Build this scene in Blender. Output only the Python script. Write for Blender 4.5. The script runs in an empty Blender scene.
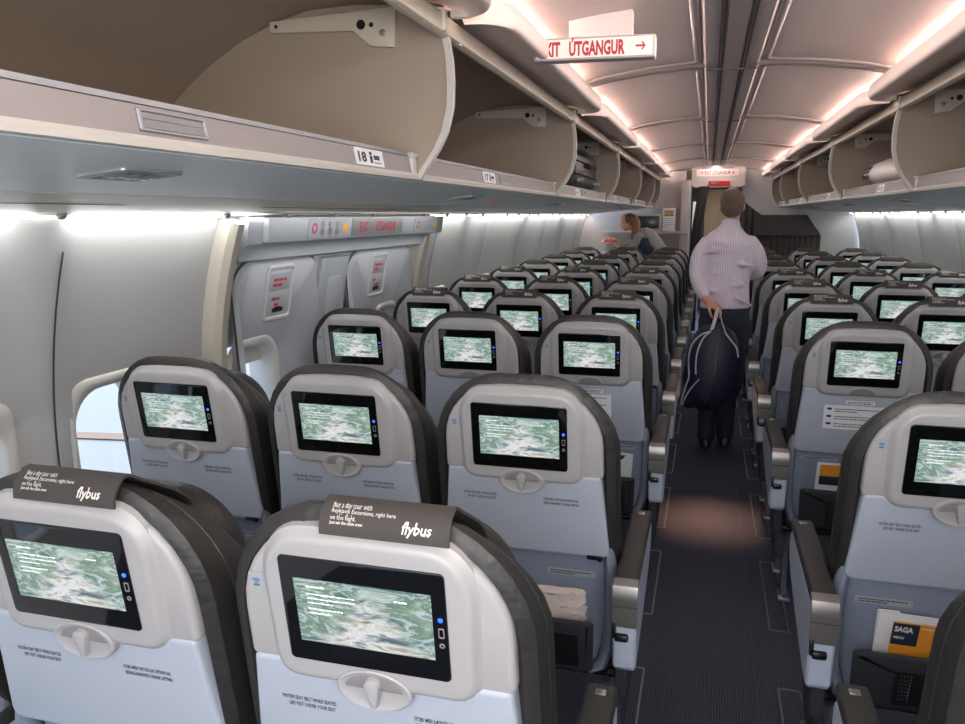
import bpy, bmesh, math, random
from mathutils import Vector, Matrix

scene = bpy.context.scene
COL = scene.collection
PI = math.pi
XC = 0.485            # cabin centre line
RW, ZW = 1.82, 0.95   # side wall arc radius and height of its centre
Y_BACK, Y_END = -2.2, 11.0
BAY0, BAYP = 0.05, 1.9   # overhead bin bays

# ------------------------------------------------------------------ materials
def lin(c):
    out = []
    for v in c:
        v = v / 255.0
        out.append(v / 12.92 if v <= 0.04045 else ((v + 0.055) / 1.055) ** 2.4)
    return tuple(out) + (1.0,)

def mat(name, rgb, rough=0.5, metal=0.0, noise=None, bump=None, spec=0.5, emit=None, coat=0.0):
    m = bpy.data.materials.new(name)
    m.use_nodes = True
    nt = m.node_tree
    b = nt.nodes['Principled BSDF']
    b.inputs['Base Color'].default_value = lin(rgb)
    b.inputs['Roughness'].default_value = rough
    b.inputs['Metallic'].default_value = metal
    b.inputs['Specular IOR Level'].default_value = spec
    b.inputs['Coat Weight'].default_value = coat
    if emit:
        b.inputs['Emission Color'].default_value = lin(emit[0])
        b.inputs['Emission Strength'].default_value = emit[1]
    tc = nt.nodes.new('ShaderNodeTexCoord')
    if noise:
        n = nt.nodes.new('ShaderNodeTexNoise')
        n.inputs['Scale'].default_value = noise[0]
        n.inputs['Detail'].default_value = 4
        nt.links.new(tc.outputs['Object'], n.inputs['Vector'])
        mr = nt.nodes.new('ShaderNodeMapRange')
        mr.inputs['To Min'].default_value = 1 - noise[1]
        mr.inputs['To Max'].default_value = 1 + noise[1]
        nt.links.new(n.outputs['Fac'], mr.inputs['Value'])
        mx = nt.nodes.new('ShaderNodeMix')
        mx.data_type = 'RGBA'
        mx.blend_type = 'MULTIPLY'
        mx.inputs['Factor'].default_value = 1
        mx.inputs['A'].default_value = lin(rgb)
        nt.links.new(mr.outputs['Result'], mx.inputs['B'])
        nt.links.new(mx.outputs['Result'], b.inputs['Base Color'])
    if bump:
        n2 = nt.nodes.new('ShaderNodeTexNoise')
        n2.inputs['Scale'].default_value = bump[0]
        n2.inputs['Detail'].default_value = 3
        nt.links.new(tc.outputs['Object'], n2.inputs['Vector'])
        bp = nt.nodes.new('ShaderNodeBump')
        bp.inputs['Strength'].default_value = bump[1]
        bp.inputs['Distance'].default_value = 0.01
        nt.links.new(n2.outputs['Fac'], bp.inputs['Height'])
        nt.links.new(bp.outputs['Normal'], b.inputs['Normal'])
    return m

M = {}
M['shell'] = mat('shell_plastic', (150, 148, 149), 0.38, noise=(6, .05), bump=(900, .04))
M['tray'] = mat('tray_plastic', (152, 159, 171), 0.42, noise=(5, .04), bump=(900, .05))
M['lower'] = mat('lower_shell_plastic', (118, 126, 142), 0.45, noise=(5, .06))
M['fabric'] = mat('charcoal_leather', (33, 31, 30), 0.5, noise=(9, .2), bump=(22, .55))
M['pad'] = mat('armrest_pad_vinyl', (38, 36, 35), 0.55, noise=(30, .1), bump=(500, .1))
M['silver'] = mat('brushed_silver', (140, 136, 132), 0.33, 0.75, noise=(14, .1))
M['armbody'] = mat('armrest_plastic', (165, 174, 190), 0.4, noise=(6, .05))
M['black'] = mat('black_plastic', (14, 14, 15), 0.35)
M['bezel'] = mat('black_gloss', (9, 10, 12), 0.06, coat=0.3)
M['dish'] = mat('latch_recess_grey', (116, 113, 114), 0.4)
M['knob'] = mat('latch_knob_grey', (150, 149, 152), 0.35)
M['ink'] = mat('dark_ink', (30, 32, 38), 0.6)
M['white_ink'] = mat('white_ink', (205, 200, 194), 0.6)
M['cover'] = mat('printed_cover_cloth', (54, 50, 48), 0.75, noise=(60, .08), bump=(700, .15))
M['pocket'] = mat('pocket_cloth', (38, 40, 46), 0.8, noise=(80, .15), bump=(300, .3))
M['mesh'] = mat('pocket_net', (16, 17, 20), 0.5)
M['stitch'] = mat('white_thread', (150, 152, 158), 0.7)
M['sticker'] = mat('sticker_grey', (146, 150, 157), 0.5)
M['stickerw'] = mat('sticker_white', (208, 210, 214), 0.5)
M['wifi'] = mat('wifi_blue', (48, 92, 128), 0.5)
M['leg'] = mat('leg_metal', (128, 130, 136), 0.35, 0.6)
M['bin'] = mat('bin_liner', (146, 131, 117), 0.55, noise=(2.5, .04), bump=(700, .06))
M['lip'] = mat('bin_lip_pinkish', (130, 122, 122), 0.5, noise=(3, .03))
M['cream'] = mat('cream_edge', (178, 173, 167), 0.45)
M['alu'] = mat('aluminium_trim', (142, 142, 146), 0.35, 0.5)
M['door'] = mat('bin_door_pink', (240, 219, 210), 0.42, noise=(2, .04))
M['rail'] = mat('header_rail_beige', (182, 172, 156), 0.45, noise=(5, .05))
M['psu'] = mat('underside_blue_grey', (206, 212, 214), 0.4, noise=(2, .03))
M['psu2'] = mat('underside_beige', (202, 196, 184), 0.45, noise=(4, .04))
M['wall'] = mat('side_wall_grey', (160, 161, 162), 0.5, noise=(3, .05), bump=(160, .06))
M['frame'] = mat('exit_frame_beige', (160, 155, 145), 0.45, noise=(4, .04))
M['hatch'] = mat('hatch_panel', (152, 156, 163), 0.45, noise=(4, .04), bump=(160, .05))
M['groove'] = mat('dark_groove', (58, 56, 54), 0.7)
M['wframe'] = mat('window_frame_white', (184, 183, 180), 0.4)
M['blind'] = mat('window_blind', (196, 194, 190), 0.5)
M['ceil'] = mat('ceiling_panel', (196, 180, 175), 0.45, noise=(1.6, .05))
M['ceilc'] = mat('ceiling_centre', (150, 142, 139), 0.45, noise=(2, .05))
M['rim'] = mat('ceiling_rim', (160, 149, 145), 0.3)
M['red'] = mat('sign_red', (176, 30, 44), 0.5)
M['redlit'] = mat('red_sign_lit', (170, 26, 40), 0.5, emit=((190, 20, 36), .35))
M['signw'] = mat('sign_white', (226, 208, 200), 0.4, emit=((255, 232, 224), .22))
M['redled'] = mat('red_lamp', (150, 40, 38), 0.4, emit=((255, 40, 30), .4))
M['glow'] = mat('wash_light_lens', (255, 255, 255), 0.5, emit=((255, 252, 244), 9.0))
M['coveglow'] = mat('cove_light_lens', (255, 240, 230), 0.5, emit=((255, 232, 220), 3.5))
M['lamp'] = mat('reading_lamp_glass', (150, 152, 154), 0.15, 0.5)
M['blueled'] = mat('blue_led', (30, 60, 200), 0.3, emit=((40, 90, 255), 3.0))
M['suit'] = mat('suitcase_black', (34, 32, 36), 0.32, noise=(20, .15))
M['plastic_bag'] = mat('white_plastic_bag', (226, 216, 212), 0.35, noise=(10, .05), bump=(18, .5))
M['paper'] = mat('paper_white', (206, 208, 212), 0.55)
M['orange'] = mat('paper_orange', (206, 134, 40), 0.55)
M['navy'] = mat('paper_navy', (26, 32, 52), 0.55)
M['brownpaper'] = mat('clear_wrapper', (196, 184, 178), 0.25, bump=(40, .6))
M['curtain'] = mat('curtain_cloth', (62, 57, 56), 0.85, noise=(14, .12))
M['wood'] = mat('galley_wood', (112, 88, 62), 0.45, noise=(5, .2))
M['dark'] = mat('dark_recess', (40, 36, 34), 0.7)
M['bulk'] = mat('bulkhead_white', (170, 160, 156), 0.5)
M['bulkblue'] = mat('bulkhead_blue', (64, 72, 90), 0.6)
M['monitor'] = mat('monitor_grey', (48, 54, 56), 0.25)
M['skin'] = mat('skin', (198, 142, 118), 0.5, noise=(14, .06))
M['hair'] = mat('hair_grey_brown', (92, 78, 68), 0.7, noise=(60, .3), bump=(120, .8))
M['redhair'] = mat('hair_auburn', (112, 70, 50), 0.6, noise=(50, .3), bump=(90, .8))
M['trouser'] = mat('navy_denim', (30, 35, 50), 0.8, noise=(20, .2), bump=(12, .5))
M['shoe'] = mat('black_shoe', (18, 18, 20), 0.4)
M['bag'] = mat('navy_nylon', (27, 31, 54), 0.55, noise=(14, .2), bump=(11, .5))
M['piping'] = mat('pale_piping', (186, 190, 196), 0.5)
M['cardigan'] = mat('grey_cardigan', (128, 122, 124), 0.85, noise=(30, .2), bump=(40, .5))
M['navycloth'] = mat('navy_cloth', (38, 44, 66), 0.85)
M['pinkpetal'] = mat('pink_petal', (206, 92, 100), 0.6)
M['yellowpetal'] = mat('yellow_petal', (226, 178, 76), 0.6)
M['apron'] = mat('apron_concrete', (136, 134, 130), 0.8, noise=(.3, .05))
M['wing'] = mat('wing_cream', (130, 124, 113), 0.4)
M['wingline'] = mat('wing_orange_line', (124, 84, 38), 0.5)
M['terminal'] = mat('terminal_blue_grey', (96, 112, 130), 0.6)
M['eye'] = mat('eye_dark', (30, 26, 24), 0.3)
M['yellow'] = mat('pictogram_orange', (206, 150, 56), 0.5)

def stripes(name, a, b, scale):
    m = mat(name, a, 0.8, bump=(14, .6))
    nt = m.node_tree
    bs = nt.nodes['Principled BSDF']
    tc = nt.nodes.new('ShaderNodeTexCoord')
    w = nt.nodes.new('ShaderNodeTexWave')
    w.bands_direction = 'X'
    w.inputs['Scale'].default_value = scale
    w.inputs['Distortion'].default_value = 0.8
    w.inputs['Detail'].default_value = 1
    nt.links.new(tc.outputs['Object'], w.inputs['Vector'])
    r = nt.nodes.new('ShaderNodeValToRGB')
    r.color_ramp.elements[0].position = .35
    r.color_ramp.elements[0].color = lin(b)
    r.color_ramp.elements[1].position = .6
    r.color_ramp.elements[1].color = lin(a)
    nt.links.new(w.outputs['Fac'], r.inputs['Fac'])
    nt.links.new(r.outputs['Color'], bs.inputs['Base Color'])
    return m
M['shirt'] = stripes('striped_shirt', (226, 217, 226), (186, 173, 192), 30)

def carpet():
    m = mat('carpet_blue_grey', (66, 67, 78), 0.95)
    nt = m.node_tree
    bs = nt.nodes['Principled BSDF']
    tc = nt.nodes.new('ShaderNodeTexCoord')
    w = nt.nodes.new('ShaderNodeTexWave')
    w.bands_direction = 'X'
    w.inputs['Scale'].default_value = 36
    w.inputs['Distortion'].default_value = 1.5
    w.inputs['Detail Scale'].default_value = 8
    nt.links.new(tc.outputs['Object'], w.inputs['Vector'])
    n = nt.nodes.new('ShaderNodeTexNoise')
    n.inputs['Scale'].default_value = 140
    nt.links.new(tc.outputs['Object'], n.inputs['Vector'])
    mx = nt.nodes.new('ShaderNodeMath')
    mx.operation = 'MULTIPLY'
    nt.links.new(w.outputs['Fac'], mx.inputs[0])
    nt.links.new(n.outputs['Fac'], mx.inputs[1])
    r = nt.nodes.new('ShaderNodeValToRGB')
    r.color_ramp.elements[0].color = lin((34, 35, 45))
    r.color_ramp.elements[1].position = .6
    r.color_ramp.elements[1].color = lin((78, 80, 96))
    nt.links.new(mx.outputs[0], r.inputs['Fac'])
    nt.links.new(r.outputs['Color'], bs.inputs['Base Color'])
    bp = nt.nodes.new('ShaderNodeBump')
    bp.inputs['Strength'].default_value = .4
    bp.inputs['Distance'].default_value = .005
    nt.links.new(mx.outputs[0], bp.inputs['Height'])
    nt.links.new(bp.outputs['Normal'], bs.inputs['Normal'])
    return m
M['carpet'] = carpet()

def screen_mat():
    m = mat('map_picture', (10, 10, 12), 0.08)
    nt = m.node_tree
    N, L = nt.nodes, nt.links
    bs = N['Principled BSDF']
    tc = N.new('ShaderNodeTexCoord')
    sep = N.new('ShaderNodeSeparateXYZ')
    L.new(tc.outputs['Generated'], sep.inputs[0])
    comb = N.new('ShaderNodeCombineXYZ')
    L.new(sep.outputs['X'], comb.inputs['X'])
    L.new(sep.outputs['Z'], comb.inputs['Y'])
    def noise(scale, detail, dist, off):
        mp = N.new('ShaderNodeMapping')
        mp.inputs['Location'].default_value = off
        mp.inputs['Rotation'].default_value = (0, 0, .5)
        mp.inputs['Scale'].default_value = (1, 1.7, 1)
        L.new(comb.outputs[0], mp.inputs['Vector'])
        n = N.new('ShaderNodeTexNoise')
        n.inputs['Scale'].default_value = scale
        n.inputs['Detail'].default_value = detail
        n.inputs['Distortion'].default_value = dist
        n.inputs['Roughness'].default_value = .62
        L.new(mp.outputs[0], n.inputs['Vector'])
        return n.outputs['Fac']
    def ramp(src, stops):
        r = N.new('ShaderNodeValToRGB')
        e = r.color_ramp.elements
        while len(e) < len(stops):
            e.new(.5)
        for k, (p, c) in enumerate(stops):
            e[k].position = p
            e[k].color = lin(c)
        L.new(src, r.inputs['Fac'])
        return r.outputs['Color']
    def mth(op, a, b=None):
        n = N.new('ShaderNodeMath')
        n.operation = op
        n.use_clamp = op == 'MULTIPLY_ADD'
        for i, v in enumerate((a, b)):
            if v is None:
                continue
            if isinstance(v, (int, float)):
                n.inputs[i].default_value = v
            else:
                L.new(v, n.inputs[i])
        return n.outputs[0]
    land = ramp(noise(1.15, 6, 2.6, (3, 1, 0)), [(.30, (86, 116, 124)), (.40, (116, 152, 146)), (.455, (206, 222, 222)), (.50, (112, 140, 122)), (.56, (158, 184, 168)), (.61, (214, 226, 226)), (.66, (110, 142, 140)), (.74, (176, 200, 198))])
    peak = ramp(noise(3.2, 9, 1.0, (0, 4, 0)), [(.34, (92, 108, 124)), (.42, (172, 180, 184)), (.52, (240, 243, 243)), (.61, (196, 190, 176)), (.7, (116, 128, 138))])
    # mountain mask: |u-.52| < .08+.55*(.72-v)
    du = mth('ABSOLUTE', mth('SUBTRACT', sep.outputs['X'], .52))
    lim = mth('ADD', mth('MULTIPLY', mth('SUBTRACT', .92, sep.outputs['Z']), .52), mth('MULTIPLY', mth('SUBTRACT', noise(3, 5, .6, (7, 0, 0)), .5), .5))
    k = mth('MULTIPLY', mth('SUBTRACT', lim, du), 6)
    mc = N.new('ShaderNodeClamp')
    L.new(k, mc.inputs[0])
    mx = N.new('ShaderNodeMix')
    mx.data_type = 'RGBA'
    L.new(mc.outputs[0], mx.inputs['Factor'])
    L.new(land, mx.inputs['A'])
    L.new(peak, mx.inputs['B'])
    L.new(mx.outputs['Result'], bs.inputs['Emission Color'])
    bs.inputs['Emission Strength'].default_value = 1.0
    return m
M['screen'] = screen_mat()
M['caption'] = mat('caption_white', (240, 244, 244), .5, emit=((245, 250, 250), .3))

def glass():
    m = bpy.data.materials.new('window_glass')
    m.use_nodes = True
    nt = m.node_tree
    nt.nodes.clear()
    o = nt.nodes.new('ShaderNodeOutputMaterial')
    t = nt.nodes.new('ShaderNodeBsdfTransparent')
    t.inputs['Color'].default_value = (.95, .97, 1, 1)
    g = nt.nodes.new('ShaderNodeBsdfGlossy')
    g.inputs['Roughness'].default_value = .05
    x = nt.nodes.new('ShaderNodeMixShader')
    x.inputs[0].default_value = .06
    nt.links.new(t.outputs[0], x.inputs[1])
    nt.links.new(g.outputs[0], x.inputs[2])
    nt.links.new(x.outputs[0], o.inputs['Surface'])
    return m
M['glass'] = glass()

# ------------------------------------------------------------------ mesh helpers
class MB:
    def __init__(self, fn=None):
        self.v, self.f, self.fn = [], [], fn
    def add(self, verts, faces):
        b = len(self.v)
        for p in verts:
            self.v.append(tuple(self.fn(*p)) if self.fn else tuple(p))
        self.f += [tuple(b + i for i in f) for f in faces]
        return self
    def box(self, c, s, bev=0.0, seg=2, rot=None):
        bm = bmesh.new()
        bmesh.ops.create_cube(bm, size=1)
        for v in bm.verts:
            v.co = Vector((v.co.x * s[0], v.co.y * s[1], v.co.z * s[2]))
        if bev:
            bmesh.ops.bevel(bm, geom=list(bm.edges), offset=min(bev, .49 * min(s)), segments=seg, affect='EDGES', profile=.5)
        if rot:
            R = rot.to_3x3() if hasattr(rot, 'to_3x3') else rot
            for v in bm.verts:
                v.co = R @ v.co
        bm.verts.index_update()
        self.add([(v.co.x + c[0], v.co.y + c[1], v.co.z + c[2]) for v in bm.verts], [[v.index for v in f.verts] for f in bm.faces])
        bm.free()
        return self
    def loft(self, rings, cap0=True, cap1=True, closed=True):
        n = len(rings[0])
        V = [p for r in rings for p in r]
        F = []
        for i in range(len(rings) - 1):
            for j in range(n if closed else n - 1):
                a, b = i * n + j, i * n + (j + 1) % n
                F.append((a, b, b + n, a + n))
        if cap0:
            F.append(tuple(reversed(range(n))))
        if cap1:
            F.append(tuple((len(rings) - 1) * n + j for j in range(n)))
        return self.add(V, F)
    def prism(self, outline, w0, w1, bev=0.0, seg=2, back=True):
        """outline in (u, v), extruded along w from w0 to w1, the w1 edge rounded by bev"""
        sgn = 1 if w1 > w0 else -1
        rings = [[(u, v, w0) for u, v in outline]]
        if bev:
            for k in range(seg + 1):
                a = k / seg * PI / 2
                o = inset(outline, bev * (1 - math.cos(a)))
                rings.append([(u, v, w1 - sgn * bev * (1 - math.sin(a))) for u, v in o])
        else:
            rings.append([(u, v, w1) for u, v in outline])
        return self.loft(rings, back, True)
    def ring(self, outer, inner, w0, w1, depth, bev=0.004):
        rings = [[(u, v, w0) for u, v in outer], [(u, v, w1 - bev) for u, v in outer], [(u, v, w1) for u, v in inset(outer, bev)],
                 [(u, v, w1) for u, v in inset(inner, -bev)], [(u, v, w1 - bev) for u, v in inner], [(u, v, depth) for u, v in inner]]
        return self.loft(rings, False, False)
    def tube(self, path, r, n=8, closed=False, flat=1.0):
        P = [Vector(p) for p in path]
        rings = []
        prev = None
        for i, p in enumerate(P):
            if closed:
                t = (P[(i + 1) % len(P)] - P[i - 1])
            else:
                t = P[min(i + 1, len(P) - 1)] - P[max(i - 1, 0)]
            t.normalize()
            if prev is None:
                up = Vector((0, 0, 1)) if abs(t.z) < .9 else Vector((0, 1, 0))
                a = t.cross(up).normalized()
            else:
                a = (prev - t * prev.dot(t)).normalized()
            prev = a
            b = t.cross(a)
            rr = r[i] if isinstance(r, (list, tuple)) else r
            rings.append([tuple(p + a * (rr * math.cos(2 * PI * k / n)) + b * (rr * flat * math.sin(2 * PI * k / n))) for k in range(n)])
        if closed:
            rings.append(rings[0])
            return self.loft(rings, False, False)
        return self.loft(rings)
    def quad(self, pts):
        return self.add(pts, [tuple(range(len(pts)))])
    def ell(self, c, r, nu=16, nv=10, rot=None):
        V, F = [], []
        for i in range(nv + 1):
            ph = -PI / 2 + PI * i / nv
            for j in range(nu):
                th = 2 * PI * j / nu
                p = Vector((r[0] * math.cos(ph) * math.cos(th), r[1] * math.cos(ph) * math.sin(th), r[2] * math.sin(ph)))
                if rot:
                    p = rot @ p
                V.append((p.x + c[0], p.y + c[1], p.z + c[2]))
        for i in range(nv):
            for j in range(nu):
                a, b = i * nu + j, i * nu + (j + 1) % nu
                F.append((a, b, b + nu, a + nu))
        return self.add(V, F)
    def mesh(self, name, material, angle=35, dbl=1e-5):
        me = bpy.data.meshes.new(name)
        me.from_pydata(self.v, [], self.f)
        bm = bmesh.new()
        bm.from_mesh(me)
        bmesh.ops.remove_doubles(bm, verts=bm.verts, dist=dbl)
        bmesh.ops.recalc_face_normals(bm, faces=bm.faces)
        bm.to_mesh(me)
        bm.free()
        me.polygons.foreach_set('use_smooth', [True] * len(me.polygons))
        me.set_sharp_from_angle(angle=math.radians(angle))
        me.materials.append(material)
        return me

def inset(o, d):
    if abs(d) < 1e-9:
        return list(o)
    n = len(o)
    area = sum(o[i][0] * o[(i + 1) % n][1] - o[(i + 1) % n][0] * o[i][1] for i in range(n))
    s = 1 if area > 0 else -1
    out = []
    for i in range(n):
        p0, p, p1 = Vector(o[i - 1]), Vector(o[i]), Vector(o[(i + 1) % n])
        a, b = (p - p0), (p1 - p)
        if a.length < 1e-9:
            a = b
        if b.length < 1e-9:
            b = a
        a, b = a.normalized(), b.normalized()
        na, nb = Vector((-a.y, a.x)) * s, Vector((-b.y, b.x)) * s
        nn = na + nb
        if nn.length < 1e-6:
            nn = na
        nn.normalize()
        k = d / max(.5, nn.dot(na))
        out.append((p.x + nn.x * k, p.y + nn.y * k))
    return out

def rrect(cx, cy, w, h, r, n=5):
    o = []
    for sx, sy, a0 in ((1, -1, -PI / 2), (1, 1, 0), (-1, 1, PI / 2), (-1, -1, PI)):
        for k in range(n + 1):
            a = a0 + k / n * PI / 2
            o.append((cx + sx * (w / 2 - r) + r * math.cos(a), cy + sy * (h / 2 - r) + r * math.sin(a)))
    return o

def arch(hwt, hwb, top, bot, rx, ry, rb=.02, crown=.0, n=8, m=5, k=6):
    """seat-back outline: straight flaring sides, elliptical top corners, slightly crowned top"""
    o = []
    for i in range(n // 2 + 1):
        a = -PI / 2 + i / (n // 2) * PI / 2
        o.append((hwb - rb + rb * math.cos(a), bot + rb + rb * math.sin(a)))
    y0, y1 = bot + rb, top - ry
    for i in range(1, m):
        t = i / m
        o.append((hwb + (hwt - hwb) * t, y0 + (y1 - y0) * t))
    for i in range(n + 1):
        a = i / n * PI / 2
        o.append((hwt - rx + rx * math.cos(a), top - ry + ry * math.sin(a)))
    e = hwt - rx
    for i in range(1, k // 2 + 1):
        o.append((e * (1 - i / (k / 2)), top))
    right = o
    left = [(-u, v) for u, v in reversed(right[:-1])]
    o = right + left
    if crown:
        o = [(u, v + crown * max(0, 1 - (u / hwt) ** 2) * max(0, (v - bot) / (top - bot)) ** 4) for u, v in o]
    return o

_glyph = {}
def text(s, size, bold=0.0, spacing=1.0, align='LEFT', sx=1.0, shear=0.0):
    key = (s, size, bold, spacing, align, sx, shear)
    if key not in _glyph:
        cu = bpy.data.curves.new('lettering', 'FONT')
        cu.body = s
        cu.size = size
        cu.offset = bold
        cu.space_character = spacing
        cu.align_x = align
        cu.resolution_u = 2
        cu.shear = shear
        ob = bpy.data.objects.new('lettering', cu)
        me = bpy.data.meshes.new_from_object(ob)
        _glyph[key] = ([(v.co.x * sx, v.co.y) for v in me.vertices], [tuple(p.vertices) for p in me.polygons])
        bpy.data.objects.remove(ob)
        bpy.data.curves.remove(cu)
        bpy.data.meshes.remove(me)
    return _glyph[key]

def put_text(mb, s, u, v, w, size, **kw):
    V, F = text(s, size, **kw)
    mb.add([(u + a, v + b, w) for a, b in V], F)

def strokes(mb, u, v, w, width, h, rows, gap, seed=1):
    """rows of small illegible print"""
    r = random.Random(seed)
    for k in range(rows):
        x = 0
        end = width * (1 if k < rows - 1 else r.uniform(.5, .9))
        while x < end - h:
            l = min(r.uniform(1.2, 4) * h, end - x)
            mb.quad([(u + x, v - k * gap - h, w), (u + x + l, v - k * gap - h, w), (u + x + l, v - k * gap, w), (u + x, v - k * gap, w)])
            x += l + .55 * h

def obj(name, me, parent=None, loc=(0, 0, 0)):
    o = bpy.data.objects.new(name, me)
    COL.objects.link(o)
    if parent is not None:
        o.parent = parent
    o.location = loc
    return o
def thing(name, label, cat, loc=(0, 0, 0), rz=0, group=None, me=None):
    o = obj(name, me, None, loc)
    o.rotation_euler = (0, 0, rz)
    o['label'] = label
    o['category'] = cat
    if group:
        o['group'] = group
    return o
def struct(name, me, parent=None, label=None):
    o = obj(name, me, parent)
    if parent is None:
        o['kind'] = 'structure'
    if label:
        o['label'] = label
    return o
_cache = {}
def part(name, key, build, m, parent, label=None, loc=(0, 0, 0), angle=35):
    if key not in _cache:
        mb = build()
        _cache[key] = mb.mesh(name, M[m], angle)
    o = obj(name, _cache[key], parent, loc)
    if label:
        o['label'] = label
    return o

# ------------------------------------------------------------------ seats
TILT = 0.1553
ST, CT = math.sin(TILT), math.cos(TILT)
ZS = 1.1446
def SP(u, v, w):
    w -= .0265
    return (u, -v * ST - w * CT, ZS + v * CT - w * ST)

def seat_drop(u, v, w):
    # the crest sits at the rear edge and the cushion falls away forward; the lower half stands clear of the shell
    k = min(1, max(0, (v + .32) / .36))
    if v < -.42:
        w = min(w, -.055 - .3 * (0 - w if w > -.05 else .05))
    return (u, v + min(0, w + .018) * .82 * k, w)
def b_backrest():
    mb = MB(SP)
    base = arch(.233, .243, .062, -.82, .175, .19, .03, .006)
    rings = []
    for w, d in ((-.05, .05), (-.012, .03), (.0, .022), (-.004, .010), (-.011, .002), (-.022, 0), (-.05, -.002), (-.08, -.003), (-.11, .0), (-.135, .010), (-.155, .032), (-.163, .07)):
        rings.append([seat_drop(u, v, w) for u, v in inset(base, d)])
    mb.loft(rings)
    return mb
def b_headrest():
    mb = MB(SP)
    o = arch(.17, .19, -.035, -.28, .12, .12, .06, .004)
    rings = [[(u, v, w) for u, v in inset(o, d)] for w, d in ((-.13, .0), (-.17, -.004), (-.2, .008), (-.215, .04))]
    mb.loft(rings)
    return mb
def b_seam():
    mb = MB(SP)
    base = inset(arch(.233, .243, .062, -.82, .175, .19, .03, .006), -.0018)
    pts = [seat_drop(u, v, -.058) for u, v in base if v > -.76]
    mb.tube(pts, .0022, 5)
    return mb
def b_shell():
    mb = MB(SP)
    mb.prism(arch(.203, .204, .040, -.196, .15, .15, .012, .003), -.02, .010, .010, 3)
    return mb
def b_rim():
    mb = MB(SP)
    o = arch(.153, .150, .025, -.208, .058, .07, .03, .006)
    rings = [[(u, v, w) for u, v in inset(o, d)] for w, d in ((-.005, -.012), (.009, -.010), (.013, -.004), (.020, .0), (.0235, .005), (.024, .010), (.024, .018))]
    mb.loft(rings)
    return mb
def b_bezel():
    mb = MB(SP)
    mb.prism(rrect(-.0035, -.0862, .2433, .1724, .008), .018, .0265, .002, 2)
    return mb
def b_display():
    return MB(SP).quad([(-.1035, -.137, .0272), (.098, -.137, .0272), (.098, -.033, .0272), (-.1035, -.033, .0272)])
def b_caption2():
    mb = MB(SP)
    strokes(mb, .045, -.050, .0276, .030, .0022, 1, .01, 9)
    return mb
def b_caption():
    mb = MB(SP)
    strokes(mb, -.085, -.044, .0276, .05, .0022, 1, .01, 3)
    strokes(mb, -.085, -.056, .0276, .072, .0018, 3, .0072, 5)
    strokes(mb, -.085, -.080, .0276, .052, .0018, 2, .0072, 8)
    return mb
def b_led():
    mb = MB(SP)
    o = [(.109 + .0035 * math.cos(a * PI / 6), -.071 + .0035 * math.sin(a * PI / 6)) for a in range(12)]
    return mb.prism(o, .026, .0275)
def b_ports():
    mb = MB(SP)
    mb.ring(rrect(.109, -.092, .0085, .016, .002), rrect(.109, -.092, .0055, .012, .0015), .026, .0275, .0262, .0005)
    a = [(.109 + .004 * math.cos(k * PI / 6), -.112 + .004 * math.sin(k * PI / 6)) for k in range(12)]
    b = [(.109 + .002 * math.cos(k * PI / 6), -.112 + .002 * math.sin(k * PI / 6)) for k in range(12)]
    mb.ring(a, b, .026, .0275, .0262, .0005)
    return mb
def b_wifi_sticker():
    return MB(SP).prism(rrect(-.1745, -.058, .021, .027, .002), .009, .0108)
def b_wifi():
    mb = MB(SP)
    cx, cy = -.1745, -.0645
    for r in (.0035, .0065, .0095):
        pts = [(cx + r * math.sin(a), cy + r * math.cos(a)) for a in [math.radians(d) for d in range(-48, 49, 12)]]
        inner = [(cx + (r - .0019) * math.sin(a), cy + (r - .0019) * math.cos(a)) for a in [math.radians(d) for d in range(-48, 49, 12)]]
        for i in range(len(pts) - 1):
            mb.quad([(*inner[i], .0111), (*inner[i + 1], .0111), (*pts[i + 1], .0111), (*pts[i], .0111)])
    mb.quad([(cx - .006, cy - .004, .0111), (cx + .006, cy - .004, .0111), (cx + .0035, cy + .0, .0111), (cx - .0035, cy + .0, .0111)])
    return mb
def b_tray():
    mb = MB(SP)
    o = arch(.200, .219, -.188, -.42, .010, .012, .022)
    mb.prism(o, -.018, .013, .008, 3)
    return mb
def b_notch():
    return MB(SP).box((.183, -.418, .012), (.042, .014, .006), .003).box((.196, -.421, .014), (.010, .012, .006), .002)
def b_traytext(side):
    mb = MB(SP)
    for s, u, v in [q for q in (('FASTEN SEAT BELT WHILE SEATED', -.160, -.262), ('LIFE VEST UNDER YOUR SEAT', -.150, -.2735), ('SITJIÐ MEÐ SÆTISÓLAR SPENNTAR', .052, -.262), ('BJÖRGUNARVESTI UNDIR SÆTINU', .054, -.2735)) if (q[1] > 0) == side]:
        put_text(mb, s, u, v, .0134, .0096, bold=.0002, sx=.60)
    return mb
def b_dish():
    mb = MB(SP)
    rings = []
    for r, w in ((1.12, .012), (1.1, .0265), (1.03, .0285), (.93, .0265), (.7, .0245), (.3, .024)):
        rings.append([(.052 * r * math.cos(a * PI / 14), -.2085 + .031 * r * math.sin(a * PI / 14), w) for a in range(28)])
    mb.loft(rings, False, True)
    return mb
def b_dishtop():
    mb = MB(SP)
    o = [(.045 * math.cos(a * PI / 12), -.2075 + .025 * math.sin(a * PI / 12)) for a in range(13)]
    mb.prism(o, .012, .0262, .001)
    return mb
def b_knob():
    mb = MB(SP)
    o = []
    for a in range(13):
        t = a * PI / 12
        o.append((.0125 * math.cos(t), -.197 + .0125 * math.sin(t)))
    o += [(-.0105, -.206), (-.006, -.226), (-.004, -.233), (.004, -.233), (.006, -.226), (.0105, -.206)]
    mb.prism(o, .012, .037, .005, 2)
    return mb
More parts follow.
